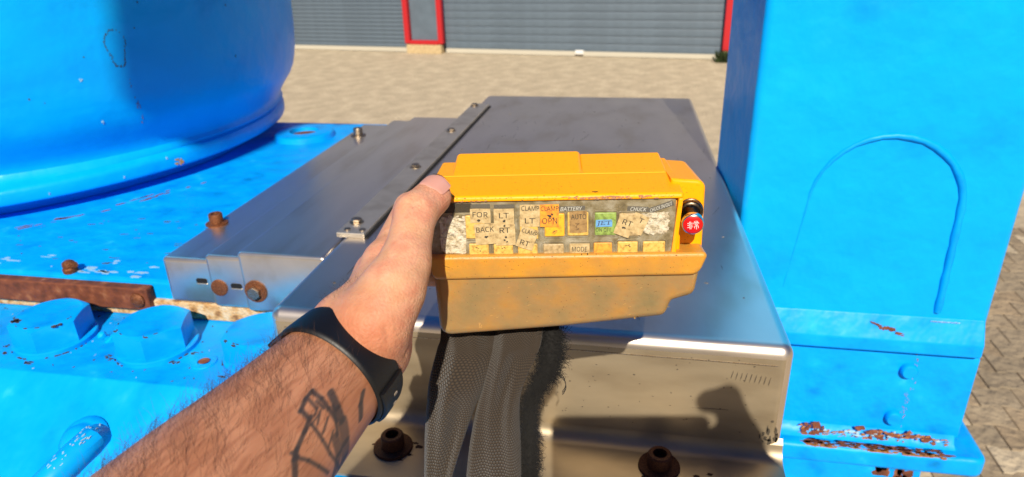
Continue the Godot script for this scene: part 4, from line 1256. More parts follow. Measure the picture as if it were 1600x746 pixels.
# ------------------------------------------------------------------ knitted cloth
func build_cloth() -> void:
	var img := Image.create(64, 64, true, Image.FORMAT_RGB8)
	var hgt := Image.create(64, 64, false, Image.FORMAT_RGB8)
	for y in 64:
		for x in 64:
			var row := y / 16
			var fx := fposmod(x / 16.0 + (0.5 if row % 2 else 0.0), 1.0) - 0.5
			var fy := fposmod(y / 16.0, 1.0) - 0.5
			var h := clampf(1.1 - (fx * fx * 5.0 + fy * fy * 4.5), 0.0, 1.0)
			h *= 0.85 + 0.15 * sin(x * 2.1 + y * 1.3)
			hgt.set_pixel(x, y, Color(h, h, h))
			var c := Color(0.13, 0.10, 0.07).lerp(Color(0.275, 0.225, 0.165), h)
			img.set_pixel(x, y, c)
	img.generate_mipmaps()
	hgt.bump_map_to_normal_map(6.0)
	var m := StandardMaterial3D.new()
	m.albedo_texture = ImageTexture.create_from_image(img)
	m.normal_enabled = true
	m.normal_texture = ImageTexture.create_from_image(hgt)
	m.normal_scale = 0.8
	m.roughness = 0.95
	m.rim_enabled = true
	m.rim = 0.3
	mat.knit = m
	mat.wool = material(Color(0.085, 0.08, 0.075), 0.95)
	var r := thing("knitted_cloth", "dark grey knitted cloth with black woolly edge hanging below the remote", "cloth", Vector3(-0.105, 1.75, -0.42))
	var at := r.position
	# strips: middle of the band and its half width, down the hang
	var strips := [
		[[-0.1221, 1.9510, -0.4377, 0.0205], [-0.1199, 1.9424, -0.4242, 0.0203], [-0.1180, 1.9326, -0.4136, 0.0199], [-0.1189, 1.9252, -0.4078, 0.0212], [-0.1246, 1.9029, -0.3989, 0.0208], [-0.1293, 1.8828, -0.3945, 0.0179], [-0.1349, 1.8560, -0.3903, 0.0149], [-0.1405, 1.8243, -0.3862, 0.0117], [-0.1453, 1.7911, -0.3837, 0.0100], [-0.1496, 1.7514, -0.3818, 0.0090]],
		[[-0.0817, 1.9519, -0.4417, 0.0198], [-0.0815, 1.9439, -0.4270, 0.0187], [-0.0814, 1.9344, -0.4161, 0.0178], [-0.0826, 1.9271, -0.4103, 0.0166], [-0.0895, 1.9050, -0.4013, 0.0143], [-0.0934, 1.8850, -0.3971, 0.0161], [-0.0956, 1.8583, -0.3937, 0.0188], [-0.0973, 1.8268, -0.3903, 0.0208], [-0.0989, 1.7937, -0.3885, 0.0225], [-0.1002, 1.7542, -0.3873, 0.0242]],
	]
	for s in 2:
		var path: Array = strips[s]
		var d := MB.new()
		d.use_uv = true
		var n := 40
		var steps := 48
		var rs := []
		var vs := []
		for j in steps + 1:
			var f := float(j) / steps * (path.size() - 1)
			var i := mini(int(f), path.size() - 2)
			var u := f - i
			var p := []
			for e in 4:
				var p0: float = path[maxi(i - 1, 0)][e]
				var p1: float = path[i][e]
				var p2: float = path[i + 1][e]
				var p3: float = path[mini(i + 2, path.size() - 1)][e]
				p.push_back(0.5 * (2 * p1 + (p2 - p0) * u + (2 * p0 - 5 * p1 + 4 * p2 - p3) * u * u + (3 * p1 - p0 - 3 * p2 + p3) * u * u * u))
			var ring := PackedVector3Array()
			for k in n:
				var a := TAU * k / n
				var x := cos(a)
				var z := signf(sin(a)) * pow(absf(sin(a)), 0.55)
				var w: float = p[3]
				var fold := 0.0022 * sin(x * 4.2 + j * 0.09 + s * 2.0) + 0.0014 * sin(x * 8.0 - j * 0.16 + s) + 0.0016 * sin(j * 0.33 + x * 2.0 + s * 4)
				ring.push_back(Vector3(p[0] + x * w, p[1], p[2] + z * 0.0052 + fold + 0.003 * (1.0 - x * x)) - at)
			rs.push_back(ring)
		for j in steps:
			for k in n:
				var k2 := (k + 1) % n
				var u0 := float(k) / n * (22.0 if s == 0 else 28.0) / 2.0
				var u1 := float(k + 1) / n * (22.0 if s == 0 else 28.0) / 2.0
				var v0 := j * 0.56
				var v1 := (j + 1) * 0.56
				d.quad_uv(rs[j + 1][k], rs[j + 1][k2], rs[j][k2], rs[j][k], Vector2(u0, v1), Vector2(u1, v1), Vector2(u1, v0), Vector2(u0, v0))
		put("knit_strip", d.mesh(80), mat.knit, r)
	# hair-fine wool along the right edge
	var tuft := [[-0.0542, 1.9427, -0.4282, 0.0084], [-0.0531, 1.9325, -0.4228, 0.0111], [-0.0528, 1.9220, -0.4180, 0.0121], [-0.0547, 1.9108, -0.4138, 0.0093], [-0.0609, 1.9012, -0.4106, 0.0056], [-0.0670, 1.8895, -0.4062, 0.0042], [-0.0682, 1.8769, -0.4037, 0.0052], [-0.0676, 1.8584, -0.4011, 0.0071], [-0.0666, 1.8419, -0.3995, 0.0072], [-0.0677, 1.8273, -0.3983, 0.0049], [-0.0690, 1.8133, -0.3962, 0.0034]]
	var core := MB.new()
	var cp := PackedVector3Array()
	var cr := PackedFloat32Array()
	for q in tuft:
		cp.push_back(Vector3(q[0] - 0.004, q[1], q[2]) - at)
		cr.push_back(q[3] * 0.62)
	core.tube(cp, cr, 10)
	put("wool_core", core.mesh(70), mat.wool, r)
	var fz := MB.new()
	for i in 6500:
		var f := rng.randf() * (tuft.size() - 1.001)
		var a: Array = tuft[int(f)]
		var b: Array = tuft[int(f) + 1]
		var u := f - int(f)
		var c := Vector3(lerpf(a[0], b[0], u) - 0.004, lerpf(a[1], b[1], u), lerpf(a[2], b[2], u))
		var w: float = lerpf(a[3], b[3], u)
		var p := c + Vector3(rng.randf_range(-0.75, 0.7) * w, rng.randf_range(-0.004, 0.004), rng.randf_range(-0.5, 0.75) * w)
		var dir := Vector3(rng.randf_range(-0.6, 0.8), rng.randf_range(-1.0, 0.8), rng.randf_range(-0.6, 0.8)).normalized()
		var spin := Vector3(rng.randf_range(-1, 1), rng.randf_range(-1, 1), rng.randf_range(-1, 1)).normalized()
		var bend := rng.randf_range(0.3, 0.9)
		var path := PackedVector3Array()
		for j in 7:
			path.push_back(p - at)
			p += dir * rng.randf_range(0.0010, 0.0024)
			dir = dir.rotated(spin, bend) + Vector3(0.0, -0.05, 0.0)
			dir = dir.normalized()
		fz.tube(path, PackedFloat32Array([0.00015, 0.00015, 0.00015, 0.00013, 0.00012, 0.0001, 0.00008]), 3, false)
	put("wool_fuzz", fz.mesh(90), mat.wool, r).set_meta("kind", "stuff")
	# a loose loop of yarn
	var lp := MB.new()
	for o in 3:
		var path := PackedVector3Array()
		for j in 26:
			var a := -0.7 + 4.4 * j / 25.0
			path.push_back(Vector3(-0.0540, 1.8999, -0.4106) + Vector3(0.0084 * cos(a) + rng.randf_range(-0.0005, 0.0005), 0.0077 * sin(a) + rng.randf_range(-0.0005, 0.0005) + o * 0.0011, -0.0034 * sin(a)) - at)
		lp.tube(path, PackedFloat32Array([0.00025]), 4, false)
	put("yarn_loop", lp.mesh(90), mat.wool, r)

# ------------------------------------------------------------------ person
# bones: [from, to, radius from, radius to, blend]
func flesh(bones: Array, h: float, out: MB, tint: Callable, grooves := []) -> void:
	var lo := Vector3.INF
	var hi := -Vector3.INF
	for b in bones:
		var r: float = maxf(b[2], b[3]) + 3 * h
		for e in 2:
			lo = lo.min(b[e] - Vector3.ONE * r)
			hi = hi.max(b[e] + Vector3.ONE * r)
	var nx := int((hi.x - lo.x) / h) + 2
	var ny := int((hi.y - lo.y) / h) + 2
	var nz := int((hi.z - lo.z) / h) + 2
	var sxy := nx * ny
	var fld := PackedFloat32Array()
	fld.resize(sxy * nz)
	fld.fill(0.03)
	for b in bones:
		var a: Vector3 = b[0]
		var ab: Vector3 = b[1] - a
		var l2 := maxf(ab.length_squared(), 1e-12)
		var ra: float = b[2]
		var dr: float = b[3] - ra
		var k: float = b[4]
		var m: float = maxf(b[2], b[3]) + maxf(k, 2.5 * h)
		var i0 := ((a.min(b[1]) - Vector3.ONE * m - lo) / h).floor().max(Vector3.ZERO)
		var i1 := ((a.max(b[1]) + Vector3.ONE * m - lo) / h).ceil().min(Vector3(nx - 1, ny - 1, nz - 1))
		var inv := 0.25 / k
		for z in range(int(i0.z), int(i1.z) + 1):
			for y in range(int(i0.y), int(i1.y) + 1):
				var at := z * sxy + y * nx
				for x in range(int(i0.x), int(i1.x) + 1):
					var pa := lo + Vector3(x, y, z) * h - a
					var t := clampf(pa.dot(ab) / l2, 0.0, 1.0)
					var d := (pa - ab * t).length() - ra - dr * t
					var f := fld[at + x]
					var e := k - absf(d - f)
					if d < f: f = d
					if e > 0.0: f -= e * e * inv
					fld[at + x] = f
	# skin creases and raised veins: [from, to, width, depth]
	for g in grooves:
		var a: Vector3 = g[0]
		var ab: Vector3 = g[1] - a
		var l2 := maxf(ab.length_squared(), 1e-12)
		var w: float = g[2]
		var i0 := ((a.min(g[1]) - Vector3.ONE * 3 * w - lo) / h).floor().max(Vector3.ZERO)
		var i1 := ((a.max(g[1]) + Vector3.ONE * 3 * w - lo) / h).ceil().min(Vector3(nx - 1, ny - 1, nz - 1))
		for z in range(int(i0.z), int(i1.z) + 1):
			for y in range(int(i0.y), int(i1.y) + 1):
				for x in range(int(i0.x), int(i1.x) + 1):
					var pa := lo + Vector3(x, y, z) * h - a
					var t := clampf(pa.dot(ab) / l2, 0.0, 1.0)
					var q := (pa - ab * t).length_squared() / (w * w)
					if q < 8.0:
						fld[z * sxy + y * nx + x] += 1.5 * g[3] * exp(-q) * (1.0 - pow(absf(2.0 * t - 1.0), 4.0) * 0.7)
	var index := {}
	var pts := PackedVector3Array()
	var nrm := PackedVector3Array()
	var col := PackedColorArray()
	var corners := [0, 1, nx, nx + 1, sxy, sxy + 1, sxy + nx, sxy + nx + 1]
	var edges := [[0, 1], [2, 3], [4, 5], [6, 7], [0, 2], [1, 3], [4, 6], [5, 7], [0, 4], [1, 5], [2, 6], [3, 7]]
	for z in nz - 1:
		for y in ny - 1:
			var at := z * sxy + y * nx
			for x in nx - 1:
				var c := at + x
				var f0 := fld[c]
				if f0 > 4 * h or f0 < -4 * h: continue
				var inside := 0
				for o in corners:
					if fld[c + o] < 0.0: inside += 1
				if inside == 0 or inside == 8: continue
				var sum := Vector3.ZERO
				var n := 0
				for e in edges:
					var fa := fld[c + corners[e[0]]]
					var fb := fld[c + corners[e[1]]]
					if (fa < 0.0) == (fb < 0.0): continue
					var u := fa / (fa - fb)
					var A := Vector3(e[0] & 1, (e[0] >> 1) & 1, e[0] >> 2)
					var B := Vector3(e[1] & 1, (e[1] >> 1) & 1, e[1] >> 2)
					sum += A.lerp(B, u)
					n += 1
				index[c] = pts.size()
				var p := sum / n
				var v := [fld[c], fld[c + 1], fld[c + nx], fld[c + nx + 1], fld[c + sxy], fld[c + sxy + 1], fld[c + sxy + nx], fld[c + sxy + nx + 1]]
				var gx: float = lerpf(lerpf(v[1] - v[0], v[3] - v[2], p.y), lerpf(v[5] - v[4], v[7] - v[6], p.y), p.z)
				var gy: float = lerpf(lerpf(v[2] - v[0], v[3] - v[1], p.x), lerpf(v[6] - v[4], v[7] - v[5], p.x), p.z)
				var gz: float = lerpf(lerpf(v[4] - v[0], v[5] - v[1], p.x), lerpf(v[6] - v[2], v[7] - v[3], p.x), p.y)
				var w := lo + (Vector3(x, y, z) + p) * h
				pts.push_back(w)
				nrm.push_back(Vector3(gx, gy, gz).normalized())
				col.push_back(tint.call(w))
	var steps := [[1, nx, sxy], [nx, sxy, 1], [sxy, 1, nx]]
	for c in index:
		for s in steps:
			var e: int = c + s[0]
			if (fld[c] < 0.0) == (fld[e] < 0.0): continue
			var q := [c, c - s[1], c - s[1] - s[2], c - s[2]]
			var ok := true
			for i in q:
				if not index.has(i): ok = false
			if not ok: continue
			var order := [0, 1, 2, 0, 2, 3] if fld[c] >= 0.0 else [0, 2, 1, 0, 3, 2]
			for o in order:
				var i: int = index[q[o]]
				out.v.push_back(pts[i])
				out.k.push_back(col[i])
				out.t.push_back(Vector2.ZERO)
				flesh_normals.push_back(nrm[i])

var flesh_normals := PackedVector3Array()

func shell(f: MB) -> ArrayMesh:
	var arr := []
	arr.resize(Mesh.ARRAY_MAX)
	arr[Mesh.ARRAY_VERTEX] = f.v
	arr[Mesh.ARRAY_NORMAL] = flesh_normals
	var m := ArrayMesh.new()
	m.add_surface_from_arrays(Mesh.PRIMITIVE_TRIANGLES, arr)
	return m

# the forearm, as seen by the sleeve-less arm, the watch strap and the hair alike
const WRIST := Vector3(-0.1545, 1.9897, -0.2926)
const ARM := Vector3(-0.2159, -0.1040, 0.9709)
const ARM_S := Vector3(-0.7369, 0.6697, -0.0922)
const ARM_V := Vector3(0.6406, 0.7353, 0.2213)
const ARM_K := [-0.04, 0.0, 0.03, 0.06, 0.095, 0.15, 0.25, 0.34]
const ARM_W := [0.0285, 0.0305, 0.0330, 0.0358, 0.040, 0.0445, 0.048, 0.046]
const ARM_T := [0.022, 0.0235, 0.026, 0.0295, 0.034, 0.040, 0.044, 0.046]

func arm_size(t: float) -> Vector2:
	for i in ARM_K.size() - 1:
		if t <= ARM_K[i + 1]:
			var u: float = (t - ARM_K[i]) / (ARM_K[i + 1] - ARM_K[i])
			u = clampf(u, 0, 1)
			return Vector2(lerpf(ARM_W[i], ARM_W[i + 1], u), lerpf(ARM_T[i], ARM_T[i + 1], u))
	return Vector2(0.046, 0.046)

func arm_point(t: float, a: float, more := 0.0) -> Vector3:
	var s := arm_size(t)
	return WRIST + ARM * t + ARM_S * (s.x + more) * cos(a) + ARM_V * (s.y + more) * sin(a)

func stroke(img: Image, a: Vector2, b: Vector2, r: float, ink: Color, strength: float) -> void:
	var w := img.get_width()
	var h := img.get_height()
	var lo := a.min(b) - Vector2.ONE * (r + 2)
	var hi := a.max(b) + Vector2.ONE * (r + 2)
	var ab := b - a
	for y in range(maxi(0, int(lo.y)), mini(h - 1, int(hi.y)) + 1):
		for x in range(maxi(0, int(lo.x)), mini(w - 1, int(hi.x)) + 1):
			var p := Vector2(x, y) - a
			var u := clampf(p.dot(ab) / maxf(ab.length_squared(), 1e-6), 0, 1)
			var d := (p - ab * u).length() - r
			var s := clampf(0.5 - d / 2.2, 0, 1) * strength
			if s > 0.0:
				img.set_pixel(x, y, img.get_pixel(x, y).lerp(ink, s))

func build_person() -> void:
	var person := thing("person", "bare tattooed left forearm and hand gripping the yellow remote by its left end", "person", Vector3.ZERO)
	# skin of the forearm: tanned, mottled, with a tattoo drawn on it
	var W := 640
	var H := 480
	var img := Image.create(W, H, true, Image.FORMAT_RGB8)
	var mottle := FastNoiseLite.new()
	mottle.seed = 4
	mottle.frequency = 0.02
	mottle.fractal_octaves = 5
	var streak := FastNoiseLite.new()
	streak.seed = 9
	streak.frequency = 0.11
	streak.fractal_octaves = 3
	for y in H:
		for x in W:
			var a := TAU * x / W
			var n := mottle.get_noise_3d(cos(a) * 100, sin(a) * 100, y)
			var s := streak.get_noise_3d(cos(a) * 100 * 1.4, sin(a) * 100 * 1.4, y * 0.35 + x * 0.1)
			var c := Color(0.64, 0.425, 0.305).lerp(Color(0.71, 0.495, 0.37), clampf(n * 1.6 + 0.5, 0, 1))
			c = c.lerp(Color(0.50, 0.30, 0.20), clampf(s * 0.9, 0, 0.35))
			# paler on the inner side of the arm, which sees less sun
			c = c.lerp(Color(0.74, 0.50, 0.40), smoothstep(0.57, 0.72, float(x) / W) * 0.7)
			img.set_pixel(x, y, c)
	var ink := Color(0.21, 0.19, 0.19)
	var tattoo := [[20, 0.492, 0.22, 0.494, 0.234, 0.503, 0.251], [14, 0.503, 0.251, 0.529, 0.251], [22, 0.528, 0.249, 0.538, 0.267, 0.549, 0.292, 0.557, 0.301, 0.583, 0.316], [14, 0.492, 0.22, 0.519, 0.218, 0.546, 0.22, 0.583, 0.221], [9, 0.539, 0.254, 0.582, 0.255, 0.621, 0.255, 0.72, 0.24], [9, 0.538, 0.238, 0.539, 0.254], [9, 0.5, 0.232, 0.526, 0.233, 0.532, 0.242], [9, 0.535, 0.232, 0.549, 0.247], [9, 0.558, 0.229, 0.572, 0.249], [9, 0.589, 0.234, 0.606, 0.253], [10, 0.558, 0.299, 0.583, 0.288, 0.615, 0.279, 0.657, 0.268], [9, 0.514, 0.226, 0.538, 0.225], [26, 0.524, 0.201, 0.562, 0.209, 0.594, 0.214], [40, 0.594, 0.214, 0.644, 0.224, 0.69, 0.23, 0.729, 0.246], [30, 0.601, 0.236, 0.649, 0.241, 0.696, 0.258], [22, 0.59, 0.158, 0.607, 0.172, 0.643, 0.183], [10, 0.544, 0.3, 0.561, 0.296], [12, 0.55, 0.212, 0.607, 0.232]]
	for t in tattoo:
		# line widths were measured in steps of an eighth of a millimetre
		var r: float = t[0] * 0.125 * 0.5 / 0.50
		for i in range(1, t.size() - 2, 2):
			stroke(img, Vector2(t[i] * W, t[i + 1] * H), Vector2(t[i + 2] * W, t[i + 3] * H), r, ink, 0.8 if t[0] < 30 else 0.62)
	img.generate_mipmaps()
	var skin := StandardMaterial3D.new()
	skin.albedo_texture = ImageTexture.create_from_image(img)
	skin.roughness = 0.55
	skin.subsurf_scatter_enabled = true
	skin.subsurf_scatter_strength = 0.08
	var hand := StandardMaterial3D.new()
	hand.albedo_color = Color.WHITE
	hand.albedo_texture = noise(0.014, 91, [[0.0, Color(0.93, 0.84, 0.80)], [0.5, Color(0.97, 0.93, 0.90)], [1.0, Color.WHITE]], 5)
	hand.uv1_triplanar = true
	hand.uv1_scale = Vector3.ONE * 14.0
	hand.normal_enabled = true
	hand.normal_texture = bumps(0.06, 92, 5.0, 4)
	hand.normal_scale = 0.6
	hand.metallic_specular = 0.35
	hand.vertex_color_use_as_albedo = true
	hand.roughness = 0.55
	hand.subsurf_scatter_enabled = true
	hand.subsurf_scatter_strength = 0.1

	# left hand: joints
	var J := {}
	J.wr_a = arm_point(-0.018, 0, -0.021)
	J.wr_b = arm_point(-0.018, PI, -0.0235)
	J.cmc = Vector3(-0.1383, 2.0090, -0.3034)
	J.mcp = Vector3(-0.1298, 2.0309, -0.3349)
	J.ip = Vector3(-0.1316, 2.0500, -0.3643)
	J.tip = Vector3(-0.1262, 2.0539, -0.3832)
	J.k1 = Vector3(-0.1557, 2.0140, -0.3667)
	J.k2 = Vector3(-0.1702, 1.9967, -0.3850)
	J.k3 = Vector3(-0.1807, 1.9789, -0.3972)
	J.k4 = Vector3(-0.1871, 1.9607, -0.4034)
	var bones := [
		[J.wr_a, J.wr_b, 0.0225, 0.0205, 0.010],
		[WRIST + ARM * 0.03, WRIST - ARM * 0.02, 0.022, 0.0225, 0.012],
		[J.wr_a, Vector3(-0.1551, 1.9954, -0.3284), 0.020, 0.019, 0.012],
		[Vector3(-0.1533, 1.9965, -0.3126), J.k1, 0.0195, 0.0138, 0.010],
		[Vector3(-0.1586, 1.9892, -0.3194), J.k2, 0.0185, 0.0145, 0.010],
		[Vector3(-0.1625, 1.9826, -0.3268), J.k3, 0.0180, 0.0140, 0.010],
		[Vector3(-0.1627, 1.9763, -0.3295), J.k4, 0.0175, 0.0130, 0.010],
		[J.wr_b, J.cmc, 0.0175, 0.0170, 0.012],
		[J.cmc, Vector3(-0.1328, 2.0219, -0.3203), 0.0170, 0.0162, 0.012],
		[Vector3(-0.1328, 2.0219, -0.3203), J.mcp, 0.0162, 0.0138, 0.010],
		[Vector3(-0.1495, 1.9979, -0.3251), Vector3(-0.1393, 2.0192, -0.3423), 0.0165, 0.0125, 0.012],
		[J.mcp, J.ip, 0.0135, 0.0126, 0.006],
		[J.ip, J.tip, 0.0122, 0.0117, 0.004],
		# index finger round behind the remote
		[J.k1, Vector3(-0.1572, 2.0293, -0.4245), 0.0122, 0.0102, 0.007],
		[Vector3(-0.1572, 2.0293, -0.4245), Vector3(-0.1568, 2.0225, -0.4706), 0.0100, 0.0092, 0.004],
		[Vector3(-0.1568, 2.0225, -0.4706), Vector3(-0.1410, 2.0171, -0.4858), 0.0090, 0.0078, 0.003],
		[J.k2, Vector3(-0.1720, 2.0070, -0.4450), 0.0125, 0.0105, 0.006],
		[Vector3(-0.1720, 2.0070, -0.4450), Vector3(-0.1568, 1.9987, -0.4855), 0.0102, 0.0092, 0.003],
		[Vector3(-0.1568, 1.9987, -0.4855), Vector3(-0.1328, 1.9921, -0.4952), 0.0090, 0.0080, 0.003],
		[J.k3, Vector3(-0.1796, 1.9827, -0.4515), 0.0118, 0.0100, 0.006],
		[Vector3(-0.1796, 1.9827, -0.4515), Vector3(-0.1634, 1.9716, -0.4865), 0.0098, 0.0088, 0.003],
		[Vector3(-0.1634, 1.9716, -0.4865), Vector3(-0.1386, 1.9659, -0.4934), 0.0088, 0.0076, 0.003],
		[J.k4, Vector3(-0.1802, 1.9607, -0.4471), 0.0108, 0.0088, 0.006],
		[Vector3(-0.1802, 1.9607, -0.4471), Vector3(-0.1669, 1.9484, -0.4777), 0.0086, 0.0076, 0.003],
		[Vector3(-0.1669, 1.9484, -0.4777), Vector3(-0.1466, 1.9431, -0.4816), 0.0076, 0.0066, 0.003]]
	var tipc: Vector3 = J.tip
	var ipc: Vector3 = J.ip
	var k1c: Vector3 = J.k1
	var pale := Color(0.83, 0.645, 0.53).srgb_to_linear()
	var pink := Color(0.82, 0.56, 0.475).srgb_to_linear()
	var tan := Color(0.74, 0.49, 0.37).srgb_to_linear()
	var blot := FastNoiseLite.new()
	blot.seed = 17
	blot.frequency = 55.0
	blot.fractal_octaves = 4
	var ochre := Color(0.81, 0.635, 0.50).srgb_to_linear()
	var rosy := Color(0.81, 0.57, 0.475).srgb_to_linear()
	var tint := func(p: Vector3) -> Color:
		var c := pale
		var n := blot.get_noise_3dv(p)
		c = c.lerp(ochre, clampf(n * 1.6 + 0.2, 0, 0.8)).lerp(rosy, clampf(-n * 1.6, 0, 0.7))
		c = c.lerp(pink, 0.7 * exp(-p.distance_squared_to(tipc) / 0.00022))
		c = c.lerp(pink, 0.45 * exp(-p.distance_squared_to(ipc) / 0.00015))
		c = c.lerp(pink, 0.3 * exp(-p.distance_squared_to(k1c) / 0.0004))
		return c.lerp(tan, smoothstep(-0.03, 0.012, (p - WRIST).dot(ARM)))
	var f := MB.new()
	var creases := []
	# knuckle of the thumb
	for q in [[Vector3(-0.1339, 2.0581, -0.3557), Vector3(-0.1254, 2.0640, -0.3601), 0.0009], [Vector3(-0.1335, 2.0557, -0.3536), Vector3(-0.1228, 2.0615, -0.3584), 0.001], [Vector3(-0.1318, 2.0522, -0.3524), Vector3(-0.1211, 2.0574, -0.3569), 0.0007], [Vector3(-0.1327, 2.0592, -0.3593), Vector3(-0.1285, 2.0635, -0.3621), 0.0006]]:
		creases.push_back([q[0], q[1], 0.0015, q[2]])
	# fold of the web between thumb and index finger, cord of the thumb, crease at the wrist
	creases.push_back([Vector3(-0.1501, 2.0369, -0.3592), Vector3(-0.1397, 2.0484, -0.3631), 0.0022, 0.0016])
	creases.push_back([Vector3(-0.1276, 2.0237, -0.3043), Vector3(-0.1260, 2.0458, -0.3379), 0.0050, -0.0012])
	creases.push_back([Vector3(-0.1373, 2.0109, -0.2911), Vector3(-0.1300, 2.0233, -0.3047), 0.0035, -0.0008])
	creases.push_back([Vector3(-0.1220, 2.0115, -0.3055), Vector3(-0.1260, 1.9974, -0.2984), 0.0018, 0.0009])
	creases.push_back([Vector3(-0.1210, 2.0052, -0.3096), Vector3(-0.1243, 1.9891, -0.3017), 0.0016, 0.0008])
	creases.push_back([Vector3(-0.1275, 2.0179, -0.2906), Vector3(-0.1246, 2.0066, -0.2872), 0.0020, 0.0006])
	flesh(bones, 0.0018, f, tint, creases)
	# right hand round the phone and its forearm
	var cx := Basis(Vector3(0.9825, -0.0267, -0.1846), Vector3(-0.0503, 0.9152, -0.3999), Vector3(0.1796, 0.4022, 0.8978)).orthonormalized()
	var P := func(x: float, y: float, z: float) -> Vector3: return Vector3(0, 2.2, 0) + cx * Vector3(x, y, z)
	var rb := [
		[P.call(0.235, -0.105, 0.055), P.call(0.225, -0.050, 0.030), 0.024, 0.021, 0.02],
		[P.call(0.226, -0.050, 0.030), P.call(0.207, -0.006, 0.022), 0.022, 0.017, 0.02],
		[P.call(0.207, -0.006, 0.022), P.call(0.186, 0.036, 0.020), 0.0175, 0.0135, 0.01],
		[P.call(0.186, 0.036, 0.020), P.call(0.168, 0.031, 0.008), 0.0135, 0.0115, 0.005],
		[P.call(0.215, -0.030, 0.018), P.call(0.190, -0.022, -0.008), 0.013, 0.0105, 0.008],
		[P.call(0.190, -0.022, -0.008), P.call(0.150, -0.024, -0.012), 0.0105, 0.0085, 0.004],
		[P.call(0.222, -0.050, 0.018), P.call(0.192, -0.046, -0.008), 0.013, 0.0100, 0.008],
		[P.call(0.192, -0.046, -0.008), P.call(0.150, -0.046, -0.012), 0.0100, 0.0082, 0.004],
		[P.call(0.228, -0.068, 0.022), P.call(0.196, -0.068, -0.006), 0.012, 0.0092, 0.008],
		[P.call(0.196, -0.068, -0.006), P.call(0.160, -0.067, -0.011), 0.0092, 0.0078, 0.004],
		[P.call(0.225, -0.060, 0.035), P.call(0.190, -0.040, 0.034), 0.016, 0.0115, 0.01],
		[P.call(0.190, -0.040, 0.034), P.call(0.155, -0.032, 0.024), 0.0115, 0.0092, 0.005],
		[P.call(0.183, -0.010, 0.014), P.call(0.183, -0.080, 0.020), 0.018, 0.020, 0.01],
		[P.call(0.212, -0.045, 0.030), P.call(0.180, -0.075, 0.030), 0.020, 0.022, 0.01],
		[P.call(0.180, -0.075, 0.030), P.call(0.215, -0.150, 0.070), 0.024, 0.028, 0.015],
		[P.call(0.195, -0.005, 0.026), P.call(0.205, -0.060, 0.030), 0.018, 0.018, 0.01],
		[P.call(0.235, -0.105, 0.055), P.call(0.245, -0.150, 0.085), 0.026, 0.028, 0.02],
		[P.call(0.245, -0.150, 0.085), P.call(0.27, -0.33, 0.20), 0.030, 0.044, 0.02]]
	flesh(rb, 0.0045, f, func(_p): return pale)
	# upper arms, neck and head
	var Q := Vector3(0.0, 0.0, 0.42)
	flesh([[arm_point(0.30, 0, -0.046), Vector3(-0.215, 1.935, 0.16), 0.045, 0.046, 0.03], [P.call(0.27, -0.33, 0.20), Vector3(0.29, 1.95, 0.32), 0.044, 0.045, 0.03],
		[Q + Vector3(0, 1.94, 0), Q + Vector3(0, 2.09, -0.02), 0.056, 0.056, 0.03], [Q + Vector3(0, 2.20, 0.0), Q + Vector3(0, 2.19, -0.02), 0.086, 0.080, 0.03], [Q + Vector3(0, 2.13, -0.05), Q + Vector3(0, 2.105, -0.065), 0.052, 0.036, 0.03],
		[Q + Vector3(0, 2.195, -0.096), Q + Vector3(0, 2.160, -0.112), 0.009, 0.015, 0.012], [Q + Vector3(-0.02, 2.122, -0.098), Q + Vector3(0.02, 2.122, -0.098), 0.009, 0.009, 0.008], [Q + Vector3(-0.086, 2.19, 0.005), Q + Vector3(-0.090, 2.155, 0.0), 0.017, 0.012, 0.006], [Q + Vector3(0.086, 2.19, 0.005), Q + Vector3(0.090, 2.155, 0.0), 0.017, 0.012, 0.006],
		[Q + Vector3(-0.045, 2.213, -0.090), Q + Vector3(0.045, 2.213, -0.090), 0.013, 0.013, 0.012]], 0.008, f, func(_p): return pale)
	var arr := []
	arr.resize(Mesh.ARRAY_MAX)
	arr[Mesh.ARRAY_VERTEX] = f.v
	arr[Mesh.ARRAY_NORMAL] = flesh_normals
	arr[Mesh.ARRAY_COLOR] = f.k
	var body := ArrayMesh.new()
	body.add_surface_from_arrays(Mesh.PRIMITIVE_TRIANGLES, arr)
	body.surface_set_material(0, hand)
	# forearm, ring by ring
	var am := MB.new()
	am.use_uv = true
	var N := 64
	var M := 70
	for j in M:
		var t0 := lerpf(-0.006, 0.34, float(j) / M)
		var t1 := lerpf(-0.006, 0.34, float(j + 1) / M)
		for i in N:
			var u0 := float(i) / N
			var u1 := float(i + 1) / N
			var a0 := u0 * TAU - PI / 2
			var a1 := u1 * TAU - PI / 2
			am.quad_uv(arm_point(t0, a0), arm_point(t0, a1), arm_point(t1, a1), arm_point(t1, a0), Vector2(u0, (t0 + 0.04) / 0.38), Vector2(u1, (t0 + 0.04) / 0.38), Vector2(u1, (t1 + 0.04) / 0.38), Vector2(u0, (t1 + 0.04) / 0.38))
	body = am.mesh(80, body)
	body.surface_set_material(1, skin)
	put("body", body, null, person)
	# the rest of the photographer, behind the point of view
	var T := Vector3(0.0, 0.0, 0.42)
	flesh_normals = PackedVector3Array()
	var sm := MB.new()
	flesh([[T + Vector3(0, 1.36, 0.02), T + Vector3(0, 1.72, 0), 0.135, 0.145, 0.1], [T + Vector3(-0.08, 1.78, 0), T + Vector3(0.08, 1.78, 0), 0.125, 0.125, 0.08], [T + Vector3(-0.17, 1.905, 0), T + Vector3(0.18, 1.905, 0), 0.068, 0.068, 0.06], [T + Vector3(-0.18, 1.90, 0), Vector3(-0.222, 1.945, 0.10), 0.066, 0.052, 0.05], [T + Vector3(0.19, 1.90, 0), Vector3(0.315, 1.96, 0.285), 0.066, 0.054, 0.05], [T + Vector3(0, 1.90, 0), T + Vector3(0, 1.985, -0.01), 0.075, 0.062, 0.04]], 0.02, sm, func(_p): return Color.WHITE)
